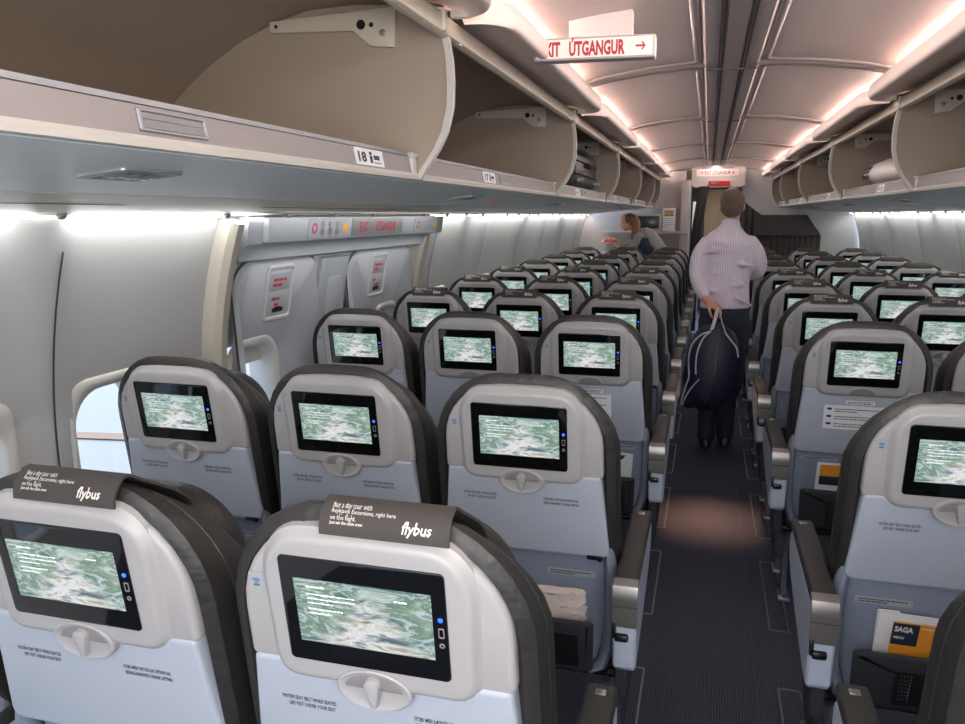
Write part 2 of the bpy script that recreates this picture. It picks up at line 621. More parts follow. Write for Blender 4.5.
def b_lower():
    mb = MB(SP)
    # recessed centre and two rounded side rails
    mb.prism(rrect(0, -.595, .41, .40, .03), -.05, -.026, .004)
    for s in (-1, 1):
        path = [(s * .214, -.395), (s * .222, -.45), (s * .226, -.52), (s * .224, -.62), (s * .217, -.70), (s * .198, -.765), (s * .165, -.79)]
        mb.tube([(u, v, -.012) for u, v in path], [.012, .016, .018, .018, .018, .017, .012], 10, flat=1.5)
    mb.prism(rrect(0, -.775, .34, .05, .02), -.05, -.030, .008)
    return mb
def b_placard():
    return MB(SP).prism(rrect(.115, -.497, .13, .018, .003), -.027, -.0245)
def b_placard_m():
    return MB(SP).prism(rrect(-.117, -.497, .13, .018, .003), -.027, -.0245)
def b_placard_ink(s):
    def f():
        mb = MB(SP)
        strokes(mb, s - .056, -.492, -.0242, .112, .0032, 2, .0066, 4)
        return mb
    return f
def b_pocket():
    mb = MB(SP)
    o = arch(.182, .176, -.605, -.79, .012, .012, .02)
    rings = [[(u, v, w + (v + .79) * .13) for u, v in inset(o, d)] for w, d in ((.004, .004), (.006, 0), (.010, .004), (.013, .012), (.013, .02))]
    mb.loft(rings)
    return mb
def b_net():
    mb = MB(SP)
    o = rrect(.03, -.708, .22, .11, .006)
    V = [(u, v, .0155 + (v + .79) * .13) for u, v in o]
    mb.add(V, [tuple(range(len(V)))])
    return mb
def b_stitch():
    mb = MB(SP)
    for k in range(9):
        v = -.660 - k * .0105
        w = .0175 + (v + .79) * .13
        mb.quad([(-.048, v, w), (-.0455, v, w), (-.0455, v - .0045, w - .0007), (-.048, v - .0045, w - .0007)])
    for k in range(7):
        for j in range(3):
            u, v = -.069 + j * .007, -.662 - k * .013
            w = .0175 + (v + .79) * .13
            mb.quad([(u, v, w), (u + .0018, v, w), (u + .0018, v - .003, w - .0005), (u, v - .003, w - .0005)])
    return mb
def b_cushion():
    mb = MB()
    o = rrect(0, .43, .452, .44, .05)
    rings = [[(u, v, z) for u, v in inset(o, d)] for z, d in ((.36, .02), (.375, .004), (.42, 0), (.455, .006), (.475, .03), (.48, .08))]
    return mb.loft(rings)
def b_seatpan():
    mb = MB()
    mb.box((0, .41, .342), (.42, .40, .03), .008)
    for y in (.25, .52):
        mb.tube([(-.247, y, .318), (.247, y, .318)], .019, 10)
    return mb
def b_leg(x, y):
    def f():
        mb = MB()
        mb.tube([(x, y, .02), (x, y + (.03 if y < .3 else -.02), .18), (x, y, .30)], [.015, .013, .017], 8, flat=1.6)
        mb.box((x, y, .012), (.05, .09, .02), .005)
        return mb
    return f
# armrest: local x of its centre line is s*.273; y from -.03 (rear) forward
def arm_outline():
    # (y, z) outline of the side panel
    return [(-.022, .50), (-.010, .487), (.05, .492), (.16, .515), (.28, .545), (.40, .58), (.455, .61), (.468, .65), (.462, .69), (.44, .705), (-.02, .712), (-.03, .70), (-.032, .60)]
def b_armbody(s, w=.057):
    def f():
        x0 = s * .273
        mb = MB(lambda y, z, h: (x0 + h, y, z))
        o = arm_outline()
        rings = [[(y, z, h) for y, z in inset(o, d)] for h, d in ((-w / 2, .008), (-w / 2 + .005, .001), (-w / 2 + .01, 0), (w / 2 - .01, 0), (w / 2 - .005, .001), (w / 2, .008))]
        return mb.loft(rings)
    return f
def b_armpad(s, w=.058):
    def f():
        mb = MB()
        mb.box((s * .273, .222, .7145), (w, .48, .03), .008, 3)
        return mb
    return f
def b_armcap(s, w=.060):
    def f():
        x0 = s * .273
        mb = MB(lambda h, y, z: (x0 + h, y, z))
        prof = [(-.010, .731), (-.024, .729), (-.036, .722), (-.043, .705), (-.044, .685), (-.040, .655), (-.041, .640), (-.037, .615)]
        inn = [(-.004, .722), (-.018, .720), (-.027, .714), (-.032, .703), (-.033, .685), (-.030, .655), (-.031, .640), (-.028, .615)]
        for a in range(len(prof) - 1):
            pass
        ring = prof + list(reversed(inn))
        mb.loft([[(-w / 2, y, z) for y, z in ring], [(w / 2, y, z) for y, z in ring]])
        return mb
    return f
def b_armgroove(s):
    def f():
        return MB().box((s * .273, -.0415, .671), (.0605, .004, .004))
    return f
def b_armlever(s):
    def f():
        x0 = s * .273
        mb = MB()
        mb.box((x0 - .006, -.038, .588), (.034, .016, .02), .006)
        mb.box((x0 - .024, -.037, .605), (.010, .014, .04), .004)
        return mb
    return f
def b_armslot(s):
    def f():
        mb = MB()
        mb.box((s * .273, .43, .7305), (.02, .018, .003), .001)
        return mb
    return f
def b_mount(s):
    def f():
        mb = MB()
        mb.box((s * .262, .12, .44), (.035, .16, .14), .012)
        mb.box((s * .255, .10, .33), (.03, .22, .09), .01)
        return mb
    return f
COVER = [(.036, .0165), (.048, .0135), (.059, .007), (.067, -.003), (.071, -.013), (.070, -.022), (.049, -.047), (.023, -.08), (-.003, -.112), (-.033, -.14), (-.10, -.17)]
def cover_at(s):
    t = 0
    for i in range(len(COVER) - 1):
        a, b = COVER[i], COVER[i + 1]
        l = math.hypot(b[0] - a[0], b[1] - a[1])
        if s <= t + l or i == len(COVER) - 2:
            k = (s - t) / l
            nv, nw = -(b[1] - a[1]) / l, (b[0] - a[0]) / l
            return a[0] + (b[0] - a[0]) * k, a[1] + (b[1] - a[1]) * k, nv, nw
        t += l
def b_cover(off):
    def f():
        mb = MB(SP)
        top, bot = [], []
        N = 26
        tot = .30
        for i in range(N + 1):
            v, w, nv, nw = cover_at(tot * i / N)
            top.append([(u, v + nv * .004, w + nw * .004) for u in [off - .092 + .184 * j / 8 for j in range(9)]])
            bot.append([(u, v, w) for u in [off - .092 + .184 * j / 8 for j in range(9)]])
        rings = [t + list(reversed(b)) for t, b in zip(top, bot)]
        mb.loft(rings)
        return mb
    return f
def b_covertext(off, brand):
    def f():
        def fn(u, s, w):
            v, ww, nv, nw = cover_at(max(.0, s))
            return SP(u, v + nv * (.0056 + w), ww + nw * (.0056 + w))
        mb = MB(fn)
        if brand:
            put_text(mb, 'flybus', off + .026, .0125, 0, .0185, bold=.0003, sx=.98, shear=.2)
            return mb
        for k, s in enumerate(('Buy a day tour with', 'Reykjavik Excursions, right here', 'on this flight.')):
            put_text(mb, s, off - .076, .0355 - k * .0074, 0, .0084, bold=.00002, sx=.85)
        put_text(mb, 'Just ask the cabin crew', off - .076, .0148, 0, .0060, bold=.0001, sx=.85)
        return mb
    return f
def b_fullpanel():
    mb = MB(SP)
    mb.prism(arch(.202, .220, -.188, -.46, .010, .012, .03), -.018, .009, .010, 3)
    return mb
def b_notice():
    return MB(SP).prism(rrect(-.02, -.305, .205, .096, .003), .008, .0098)
def b_notice_small():
    return MB(SP).prism(rrect(.0, -.243, .10, .016, .002), .008, .0098)
def b_notice_ink():
    mb = MB(SP)
    for k in range(3):
        strokes(mb, -.085, -.270 - k * .030, .0101, .15, .0036, 2, .0095, 20 + k)
    strokes(mb, -.045, -.239, .0101, .09, .003, 2, .006, 30)
    return mb
def b_flags():
    mb = MB(SP)
    for k in range(3):
        mb.quad([(-.112, -.276 - k * .030, .0102), (-.095, -.276 - k * .030, .0102), (-.095, -.267 - k * .030, .0102), (-.112, -.267 - k * .030, .0102)])
    return mb
def b_halfdish():
    mb = MB(SP)
    o = [(.052 * math.cos(a * PI / 16), -.205 + .030 * math.sin(a * PI / 16)) for a in range(17)]
    i = [(.045 * math.cos(a * PI / 16), -.205 + .024 * math.sin(a * PI / 16)) for a in range(17)]
    ring = o + list(reversed(i))
    mb.prism(ring, .02, .0275, .001)
    return mb
def b_halfdark():
    mb = MB(SP)
    o = [(.045 * math.cos(a * PI / 16), -.205 + .024 * math.sin(a * PI / 16)) for a in range(17)]
    return mb.prism(o, .02, .0262)
def b_screw():
    mb = MB(SP)
    for s in (-1, 1):
        o = [(s * .172 + .004 * math.cos(a * PI / 5), -.213 + .004 * math.sin(a * PI / 5)) for a in range(10)]
        mb.prism(o, .008, .0105, .001)
    return mb

ORD = ['nearest', 'second', 'third', 'fourth', 'fifth', 'sixth', 'seventh', 'eighth', 'ninth', 'last']
COLX = {'A': -1.0, 'B': -.5, 'C': 0.0, 'D': .998, 'E': 1.498, 'F': 1.998}
POS = {'A': 'window', 'B': 'middle', 'C': 'aisle', 'D': 'aisle', 'E': 'middle', 'F': 'window'}
def rowy(r, right):
    y = .885 if r == 1 else (1.8025 if r == 2 else 2.996 + .922 * (r - 3))
    return y + ((.045 if r > 1 else .125) if right else 0)

def make_seat(col, r):
    right = col in 'DEF'
    side = -1 if right else 1      # where the aisle lies
    cover = r == 1 or r >= 4
    exitrow = r == 3
    extra = 'with printed headrest cover' if cover else ('with safety notice on its back' if exitrow and col in 'CD' else 'with bare dark headrest')
    lab = f'grey {POS[col]} seat {extra}, {"right" if right else "left"} of the aisle, {ORD[r - 1]} row'
    t = thing('passenger_seat', lab, 'seat', (COLX[col], rowy(r, right), 0), 0, 'passenger seats right of the aisle' if right else 'passenger seats left of the aisle')
    br = part('backrest', 'backrest', b_backrest, 'fabric', t)
    part('seam', 'seam', b_seam, 'fabric', br)
    part('headrest', 'headrest', b_headrest, 'fabric', t)
    sh = part('back_shell', 'shell', b_shell, 'shell', t)
    part('screen_surround', 'rim', b_rim, 'shell', sh)
    part('wireless_sticker', 'wsticker', b_wifi_sticker, 'sticker', sh)
    part('wireless_symbol', 'wifi', b_wifi, 'wifi', sh)
    bz = part('screen', 'bezel', b_bezel, 'bezel', t)
    part('display', 'display', b_display, 'screen', bz)
    part('lettering', 'caption', b_caption, 'caption', bz)
    part('lettering', 'caption2', b_caption2, 'caption', bz)
    part('power_light', 'led', b_led, 'blueled', bz)
    part('socket', 'ports', b_ports, 'dish', bz)
    if exitrow:
        tr = part('back_panel', 'fullpanel', b_fullpanel, 'tray', t)
        part('latch_recess', 'halfdish', b_halfdish, 'knob', tr)
        part('latch_recess', 'halfdark', b_halfdark, 'dish', tr)
        part('screw', 'screw', b_screw, 'knob', tr)
        if col in 'CD':
            part('notice', 'notice', b_notice, 'stickerw', tr, 'white safety notice')
            part('notice', 'notice_small', b_notice_small, 'stickerw', tr)
            part('lettering', 'notice_ink', b_notice_ink, 'ink', tr)
            part('flag_mark', 'flags', b_flags, 'navy' if col == 'C' else 'wifi', tr)
    else:
        tr = part('tray_table', 'tray', b_tray, 'tray', t)
        part('latch_recess', 'dish', b_dish, 'shell', tr)
        part('latch_recess', 'dishtop', b_dishtop, 'dish', tr)
        part('latch', 'knob', b_knob, 'knob', tr)
        part('hinge_notch', 'notch', b_notch, 'black', tr)
        if r <= 3:
            part('lettering', 'traytext', lambda: b_traytext(False), 'ink', tr)
            part('lettering', 'traytext2', lambda: b_traytext(True), 'ink', tr)
    lo = part('lower_shell', 'lower', b_lower, 'lower', t)
    if side > 0:
        part('placard', 'placard', b_placard, 'sticker', lo)
        part('lettering', 'placard_ink', b_placard_ink(.115), 'ink', lo)
    else:
        part('placard', 'placard_m', b_placard_m, 'sticker', lo)
        part('lettering', 'placard_ink_m', b_placard_ink(-.117), 'ink', lo)
    po = part('literature_pocket', 'pocket', b_pocket, 'pocket', t)
    part('net_window', 'net', b_net, 'mesh', po)
    part('stitching', 'stitch', b_stitch, 'stitch', po)
    part('cushion', 'cushion', b_cushion, 'fabric', t)
    part('seat_pan', 'seatpan', b_seatpan, 'black', t)
    lx = side * .20 if POS[col] == 'aisle' else (-side * .05 if POS[col] == 'window' else side * .03)
    part('leg', ('leg', lx, 0), b_leg(lx, .25), 'leg', t)
    part('leg', ('leg', lx, 1), b_leg(lx, .52), 'leg', t)
    if POS[col] == 'aisle':
        ab = part('armrest', ('armbody', side), b_armbody(side), 'armbody', t)
        part('arm_pad', ('armpad', side), b_armpad(side), 'pad', ab)
        part('end_cap', ('armcap', side), b_armcap(side), 'silver', ab)
        part('cap_groove', ('armgroove', side), b_armgroove(side), 'groove', ab)
        part('release_lever', ('armlever', side), b_armlever(side), 'black', ab)
        part('pad_button', ('armslot', side), b_armslot(side), 'silver', ab)
        part('armrest_mount', ('mount', side), b_mount(side), 'pocket', t)
    else:
        s2 = side * .2475 / .273
        ab = part('armrest', ('armbody', s2), b_armbody(s2, .011), 'armbody', t)
        part('arm_pad', ('armpad', s2), b_armpad(s2, .011), 'pad', ab)
    if cover:
        off = {'C': .034, 'B': .02}.get(col, 0.0) if r == 1 else 0.0
        cv = part('headrest_cover', ('cover', off), b_cover(off), 'cover', t, 'dark cloth headrest cover with white print')
        if r > 6:
            return t
        part('lettering', ('covertext', off, 0), b_covertext(off, 0), 'white_ink', cv)
        part('lettering', ('covertext', off, 1), b_covertext(off, 1), 'white_ink', cv)
    return t

for r in range(1, 11):
    for c in 'ABCDEF':
        if r == 1 and c in 'EF':
            continue
        make_seat(c, r)

# ------------------------------------------------------------------ shell of the cabin
def WM(side):
    def fn(y, z, h):
        a = math.asin(max(-1, min(1, (z - ZW) / RW)))
        return (XC + side * (RW - h) * math.cos(a), y, ZW + (RW - h) * math.sin(a))
    return fn
WIN_W, WIN_H, WIN_Z = .30, .44, .875
def windows_for(side):
    if side < 0:
        ys = [.32, .86, 1.40, 1.945] + [4.98 + .575 * k for k in range(10)]
    else:
        ys = [.3 + .575 * k for k in range(18)]
    return ys
HATCH = [(2.56, 3.20, 2.70), (3.54, 4.36, 4.05)]
JOINTS = {-1: [-1.6, -.45, .60, 1.70, 4.72, 5.87, 7.02, 8.17, 9.32, 10.47], 1: [-1.45, -.28, .87, 2.02, 3.17, 4.32, 5.47, 6.62, 7.77, 8.92, 10.07]}

def build_wall(side, name):
    ys = windows_for(side)
    holes = [(y - WIN_W / 2 - .012, y + WIN_W / 2 + .012) for y in ys]
    if side < 0:
        holes += [(h[2] - WIN_W / 2 - .012, h[2] + WIN_W / 2 + .012) for h in HATCH]
    cuts = {Y_BACK, Y_END}
    y = Y_BACK
    while y < Y_END:
        cuts.add(round(y, 3))
        y += .05
    for a, b in holes:
        cuts = {c for c in cuts if not (a - .02 < c < a + .02 or b - .02 < c < b + .02)}
        cuts |= {a, b}
    cuts = sorted(cuts)
    z0, z1 = WIN_Z - WIN_H / 2 - .012, WIN_Z + WIN_H / 2 + .012
    zs = [0, .2, .4, .55, z0] + [z0 + (z1 - z0) * k / 5 for k in range(1, 5)] + [z1, 1.2, 1.27, 1.34, 1.41, 1.48, 1.54, 1.6, 1.64]
    fn = WM(side)
    def h(y):
        v = 0
        for j in JOINTS[side]:
            d = y - j
            v += .024 * math.exp(-(d / .085) ** 2)
        return v
    V, F, idx = [], [], {}
    for i, y in enumerate(cuts):
        for k, z in enumerate(zs):
            idx[i, k] = len(V)
            V.append(fn(y, z, h(y) * min(1, max(.0, (z - .3) / .5))))
    for i in range(len(cuts) - 1):
        ym = (cuts[i] + cuts[i + 1]) / 2
        inh = any(a < ym < b for a, b in holes)
        for k in range(len(zs) - 1):
            zm = (zs[k] + zs[k + 1]) / 2
            if inh and z0 < zm < z1:
                continue
            F.append((idx[i, k], idx[i + 1, k], idx[i + 1, k + 1], idx[i, k + 1]))
    mb = MB()
    mb.add(V, F)
    w = struct(name, mb.mesh(name, M['wall'], 60))
    # panel joints
    g = MB(fn)
    for j in JOINTS[side]:
        pts = [(j, z, .0245) for z in [.4 + .08 * k for k in range(15)]]
        for a, b in zip(pts, pts[1:]):
            hh = lambda z: h(j) * min(1, max(.0, (z - .3) / .5)) + .0012
            g.quad([(j - .0035, a[1], hh(a[1])), (j + .0035, a[1], hh(a[1])), (j + .0035, b[1], hh(b[1])), (j - .0035, b[1], hh(b[1]))])
    struct('panel_joint', g.mesh('panel_joint', M['groove']), w)
    return w
wall_left = build_wall(-1, 'wall_left')
wall_right = build_wall(1, 'wall_right')

def window(side, y, n, blind=False):
    fn = WM(side)
    out, inn = rrect(y, WIN_Z, WIN_W + .075, WIN_H + .075, .06, 7), rrect(y, WIN_Z, WIN_W, WIN_H, .105, 7)
    fr = struct(f'window_{n}', MB(fn).ring(out, inn, -.01, .010, -.09, .008).mesh('window_frame', M['wframe'], 50))
    pn = MB(fn).add([(a, b, -.085) for a, b in inset(inn, -.004)], [tuple(range(len(inn)))])
    struct('pane', pn.mesh('pane', M['glass']), fr)
    if blind:
        z = WIN_Z + WIN_H / 2
        b = MB(fn).prism(rrect(y, z - .045, WIN_W + .03, .085, .02), -.045, -.03, .003)
        struct('blind', b.mesh('blind', M['blind']), fr)
        struct('blind_handle', MB(fn).box((y, z - .085, -.024), (.09, .012, .012), .004).mesh('blind_handle', M['wframe']), fr)
n = 0
for y in windows_for(-1):
    n += 1
    window(-1, y, n)
for y in windows_for(1):
    n += 1
    window(1, y, n)

# overwing exits on the left
fnL = WM(-1)
for k, (y0, y1, yw) in enumerate(HATCH):
    o = rrect((y0 + y1) / 2, .86, y1 - y0, 1.14, .10, 6)
    i = rrect(yw, WIN_Z, WIN_W, WIN_H, .105, 6)
    rings_o = [(-.005, -.006), (.016, .0), (.024, .008)]
    mb = MB(fnL)
    R = [[(u, v, h) for u, v in inset(o, d)] for h, d in rings_o]
    R += [[(u, v, .022) for u, v in inset(i, -.014)], [(u, v, -.05) for u, v in inset(i, -.014)]]
    # match ring starting corners: both rrects share ordering, so the face between them is a clean band
    mb.loft(R, False, False)
    d = struct(f'door_{k + 1}', mb.mesh('exit_hatch', M['hatch'], 40))
    d['label'] = 'pale overwing exit hatch with window and pull panel'
    # groove round the hatch
    go = inset(o, -.012)
    gm = MB(fnL)
    gm.loft([[(u, v, .004) for u, v in inset(o, -.016)], [(u, v, .006) for u, v in inset(o, -.003)]], False, False)
    struct('hatch_gap', gm.mesh('hatch_gap', M['groove']), d)
    fr = MB(fnL).ring(rrect(yw, WIN_Z, WIN_W + .07, WIN_H + .07, .115, 6), i, .015, .034, -.09, .006)
    struct('window_frame', fr.mesh('window_frame', M['wframe'], 50), d)
    pn = MB(fnL).add([(a, b, -.085) for a, b in i], [tuple(range(len(i)))])
    struct('pane', pn.mesh('pane', M['glass']), d)
    z = WIN_Z + WIN_H / 2
    struct('blind', MB(fnL).prism(rrect(yw, z - .045, WIN_W + .01, .08, .02), -.045, -.03, .003).mesh('blind', M['blind']), d)
    # pull panel with two cards and the grip
    yp = y0 + (.30 if k == 0 else .33)
    zp = 1.30
    struct('pull_panel', MB(fnL).ring(rrect(yp, zp, .21, .23, .02), rrect(yp, zp, .185, .20, .015), .02, .034, .026, .003).mesh('pull_panel', M['wframe'], 40), d)
    cards = MB(fnL).prism(rrect(yp, zp + .045, .15, .075, .008), .024, .031, .002).prism(rrect(yp, zp - .045, .15, .075, .008), .024, .031, .002)
    struct('pull_card', cards.mesh('pull_card', M['hatch']), d)
    ink = MB(fnL)
    strokes(ink, yp - .05, zp + .06, .0316, .10, .012, 2, .022, 11 + k)
    strokes(ink, yp - .05, zp - .02, .0316, .10, .012, 1, .02, 13 + k)
    strokes(ink, yp - .03, zp - .045, .0316, .06, .011, 1, .02, 14 + k)
    struct('lettering', ink.mesh('print', M['red']), d)
    struct('grip', MB(fnL).prism([(yp - .04, zp - .082), (yp + .04, zp - .082), (yp + .04, zp - .066), (yp + .015, zp - .06), (yp - .015, zp - .06), (yp - .04, zp - .066)], .03, .033).mesh('grip', M['black']), d)
    pic = MB(fnL)
    strokes(pic, yp + .125, zp + .03, .0252, .06, .012, 3, .017, 41 + k)
    struct('pictogram', pic.mesh('pictogram', M['alu']), d)

def wall_bar(y0, y1, z0, z1, h0, h1, bev, m, name, n=16):
    """a bar following the wall arc upwards"""
    mb = MB(fnL)
    prof = [(y0, h0), (y0, h1 - bev), (y0 + bev, h1), (y1 - bev, h1), (y1, h1 - bev), (y1, h0)]
    rings = [[(y, z0 + (z1 - z0) * k / n, h) for y, h in prof] for k in range(n + 1)]
    mb.loft(rings)
    return mb.mesh(name, M[m], 40)
t = struct('trim_1', wall_bar(2.40, 2.475, .1, 1.60, -.01, .07, .02, 'frame', 'exit_frame'))
t['label'] = 'thick beige frame post beside the nearer exit hatch'
t = struct('trim_2', wall_bar(4.42, 4.53, .1, 1.60, -.01, .06, .02, 'frame', 'exit_frame'))
t['label'] = 'pale frame post beyond the farther exit hatch'
t = struct('trim_3', wall_bar(3.235, 3.50, .1, 1.42, -.01, .03, .012, 'hatch', 'hatch_pillar'))
t['label'] = 'pale pillar panel between the two exit hatches'
struct('pillar_insert', MB(fnL).prism(rrect(3.37, 1.16, .15, .34, .02), .02, .036, .005).mesh('pillar_insert', M['hatch']), t)
# beam above hatches and the sign header
mb = MB()
prof = [(-1.215, 1.62), (-1.16, 1.60), (-1.175, 1.50), (-1.205, 1.475), (-1.215, 1.44), (-1.26, 1.43), (-1.30, 1.45)]
mb.loft([[(x, y, z) for x, z in prof] for y in (2.50, 4.44)])
t = struct('trim_4', mb.mesh('exit_header', M['hatch'], 40), label='long header above both exit hatches')
sg = thing('exit_sign', 'long exit sign strip with pictograms above the wall exit hatches', 'sign', (0, 0, 0))
def fnS(y, s, h):      # face of the sign strip: s up the slanted face
    return (-1.172 + .0155 * (s / .10) + h, y, 1.503 + s)
def smesh(name, mb, m, lab=None):
    o = obj(name, mb.mesh(name, M[m], 40), sg)
    if lab:
        o['label'] = lab
smesh('backing', MB(fnS).prism(rrect(3.60, .048, 2.0, .098, .01), -.004, .02, .005), 'hatch')
smesh('legend_panel', MB(fnS).prism(rrect(3.62, .05, .62, .08, .004), .018, .0225), 'alu')
tx = MB(lambda u, v, w: fnS(u, v, w))
put_text(tx, 'EXIT', 3.39, .028, .0235, .062, bold=.0012, sx=.75)
put_text(tx, 'ÚTGANGUR', 3.58, .028, .0235, .062, bold=.0012, sx=.72)
smesh('lettering', tx, 'red')
for y0 in (2.92, 4.13):
    smesh('pictogram_panel', MB(fnS).prism(rrect(y0 + .17, .05, .38, .08, .004), .018, .0222), 'sticker')
    pm = MB(fnS)
    for k in range(3):
        c = y0 + .10 + k * .07
        pm.prism([(c + .018 * math.cos(a * PI / 5), .066 + .012 * math.sin(a * PI / 5)) for a in range(10)], .022, .0228)
        pm.prism([(c - .022, .022), (c + .016, .018), (c + .024, .044), (c, .052), (c - .02, .044)], .022, .0228)
    smesh('pictogram', pm, 'alu')
    rm = MB(fnS)
    for rr in (0,):
        ring = [(y0 + .035 + .022 * math.cos(a * PI / 8), .05 + .022 * math.sin(a * PI / 8)) for a in range(16)]
        rin = [(y0 + .035 + .014 * math.cos(a * PI / 8), .05 + .014 * math.sin(a * PI / 8)) for a in range(16)]
        rm.ring(ring, rin, .022, .0232, .022, .0004)
    smesh('pictogram', rm, 'red')
    smesh('pictogram', MB(fnS).prism([(y0 + .29, .03), (y0 + .34, .03), (y0 + .355, .06), (y0 + .33, .072), (y0 + .30, .06)], .022, .0232), 'yellow')

# floor
mb = MB().box(((XC), (Y_BACK + 14.6) / 2, -.02), (3.3, 14.6 - Y_BACK, .04))
struct('floor', mb.mesh('floor', M['carpet']))
tn = 5
for x, s in ((.275, -1), (.727, 1)):
    for k in range(11):
        y1 = (2.60 if k == 0 else 3.63 + .922 * (k - 1))
        y0 = y1 - .63
        m2 = MB()
        m2.box((x, (y0 + y1) / 2, .002), (.007, y1 - y0, .004))
        m2.box((x + s * .035, y0, .002), (.07, .007, .004))
        m2.box((x + s * .035, y1, .002), (.07, .007, .004))
        m2.box((x + s * .07, (y0 + y1) / 2, .002), (.006, y1 - y0, .004))
        struct(f'trim_{tn}', m2.mesh('track_cover_edge', M['leg']))
        tn += 1
m2 = MB()
for x in (.335, .655):
    m2.box((x, 5.5, .0015), (.004, 11, .003))
struct(f'trim_{tn}', m2.mesh('aisle_seam', M['groove']))
tn += 1

# ceiling
def zc(o):
    o = abs(o)
    return 2.20 if o <= .10 else 2.213 - .085 * ((o - .1) / .62) ** 2
offs = [-.78, -.7, -.6, -.5, -.4, -.3, -.2, -.13, -.115, -.10, 0, .10, .115, .13, .2, .3, .4, .5, .6, .7, .78]
mb = MB()
mb.loft([[(XC + o, y, zc(o)) for o in offs] for y in (Y_BACK, 13.6)], False, False, closed=False)
ceiling = struct('ceiling', mb.mesh('ceiling', M['ceil'], 25))
mb = MB()
mb.prism([(XC - .098, Y_BACK), (XC + .098, Y_BACK), (XC + .098, Y_END), (XC - .098, Y_END)], 2.21, 2.192)
struct('centre_plank', mb.mesh('centre_plank', M['ceilc']), ceiling)
mb = MB()
mb.prism([(XC - .03, Y_BACK), (XC + .03, Y_BACK), (XC + .03, Y_END), (XC - .03, Y_END)], 2.20, 2.187)
struct('centre_plank', mb.mesh('centre_plank', M['ceilc']), ceiling)
mb = MB()
for o in (-.05, -.038, .038, .05):
    mb.box((XC + o, (Y_BACK + Y_END) / 2, 2.1905), (.005, Y_END - Y_BACK, .005))
struct('plank_groove', mb.mesh('plank_groove', M['groove']), ceiling)
RIBS = [3.53 + 1.88 * k for k in range(-3, 5)]
mb = MB()
for y in RIBS:
    sec = [(-.035, .004), (-.022, -.010), (0, -.014), (.022, -.010), (.035, .004)]
    mb.loft([[(XC + o, y + dy, zc(o) + dz) for dy, dz in sec] for o in [-.78 + 1.56 * k / 30 for k in range(31)]], False, False, closed=False)
struct('ceiling_rib', mb.mesh('ceiling_rib', M['rim'], 60), ceiling)
mb = MB()
for a, b in zip(RIBS, RIBS[1:]):
    for s in (-1, 1):
        y0, y1 = a + .055, b - .055
        path = [(.74, y0), (.5, y0), (.3, y0), (.19, y0)] + [(.13 + .06 - .06 * math.sin(t * PI / 12), y0 + .06 - .06 * math.cos(t * PI / 12)) for t in range(1, 7)]
        path += [(.13, y0 + .06 + (y1 - y0 - .12) * q / 6) for q in range(1, 6)]
        path += [(.13 + .06 - .06 * math.cos(t * PI / 12), y1 - .06 + .06 * math.sin(t * PI / 12)) for t in range(0, 7)] + [(.3, y1), (.5, y1), (.74, y1)]
        mb.tube([(XC + s * o, y, zc(o) - .001) for o, y in path], .015, 8, flat=.55)
struct('ceiling_rim', mb.mesh('ceiling_rim', M['rim'], 60), ceiling)
mb = MB()
for a, b in zip(RIBS, RIBS[1:]):
    mb.box((XC, a, 2.1875), (.2, .006, .004))
struct('plank_groove', mb.mesh('plank_groove', M['groove']), ceiling)

# ------------------------------------------------------------------ overhead bins
def bx(s):
    return lambda o, y, z: (XC + s * o, y, z)
BACKP = [(1.60, 1.755), (1.60, 1.80), (1.555, 1.87), (1.465, 1.945), (1.38, 2.005), (1.28, 2.06), (1.18, 2.10), (1.08, 2.124), (.95, 2.128), (.80, 2.122), (.72, 2.115)]
DIVP = [(.785, 1.695), (.772, 1.715), (.735, 1.765), (.712, 1.81), (.697, 1.87), (.695, 1.93), (.698, 1.985), (.706, 2.03), (.715, 2.06)]
def sweepy(prof, y0, y1, s, n=1, closed=False):
    mb = MB(bx(s))
    mb.loft([[(o, y0 + (y1 - y0) * k / n, z) for o, z in prof] for k in range(n + 1)], closed, closed, closed=closed)
    return mb
def mk_door(s, y0, y1):
    mb = MB(bx(s))
    rings = []
    ys = [0, .004, .015, .035, .06, .09, .13]
    L = y1 - y0
    seq = ys + [L * .25, L * .5, L * .75] + [L - q for q in reversed(ys)]
    for q in seq:
        d = min(q, L - q)
        k = 1 - math.sqrt(max(0, 1 - (1 - min(1, d / .13)) ** 2))
        m = .095 * k
        prof = [(.92, 2.150), (.80, 2.128), (.70, 2.104), (.62 + m * .6, 2.088), (.575 + m, 2.070), (.560 + m, 2.070), (.553 + m, 2.078), (.552 + m, 2.10), (.556 + m, 2.122), (.566 + m, 2.132), (.585 + m, 2.128), (.64 + m * .6, 2.112), (.70, 2.122), (.80, 2.146), (.92, 2.166)]
        rings.append([(o, y0 + q, z) for o, z in prof])
    mb.loft(rings)
    return mb
bin_notes = {(-1, 0): 'empty open overhead bin nearest the camera, above the left window wall', (-1, 1): 'empty open overhead bin on the left between row sticker and black suitcase',
             (-1, 2): 'open overhead bin on the left holding the black suitcase', (-1, 3): 'open overhead bin on the left just beyond the black suitcase',
             (-1, 4): 'tan open overhead bin on the left, next to last', (-1, 5): 'last open overhead bin on the left beside the white cabinet',
             (1, 0): 'open overhead bin on the right, out at the picture corner', (1, 1): 'empty open overhead bin on the right nearest the camera',
             (1, 2): 'open overhead bin on the right holding the white plastic bag', (1, 3): 'open overhead bin on the right just beyond the white bag',
             (1, 4): 'tan open overhead bin on the right, next to last', (1, 5): 'last open overhead bin on the right above the dark curtain'}
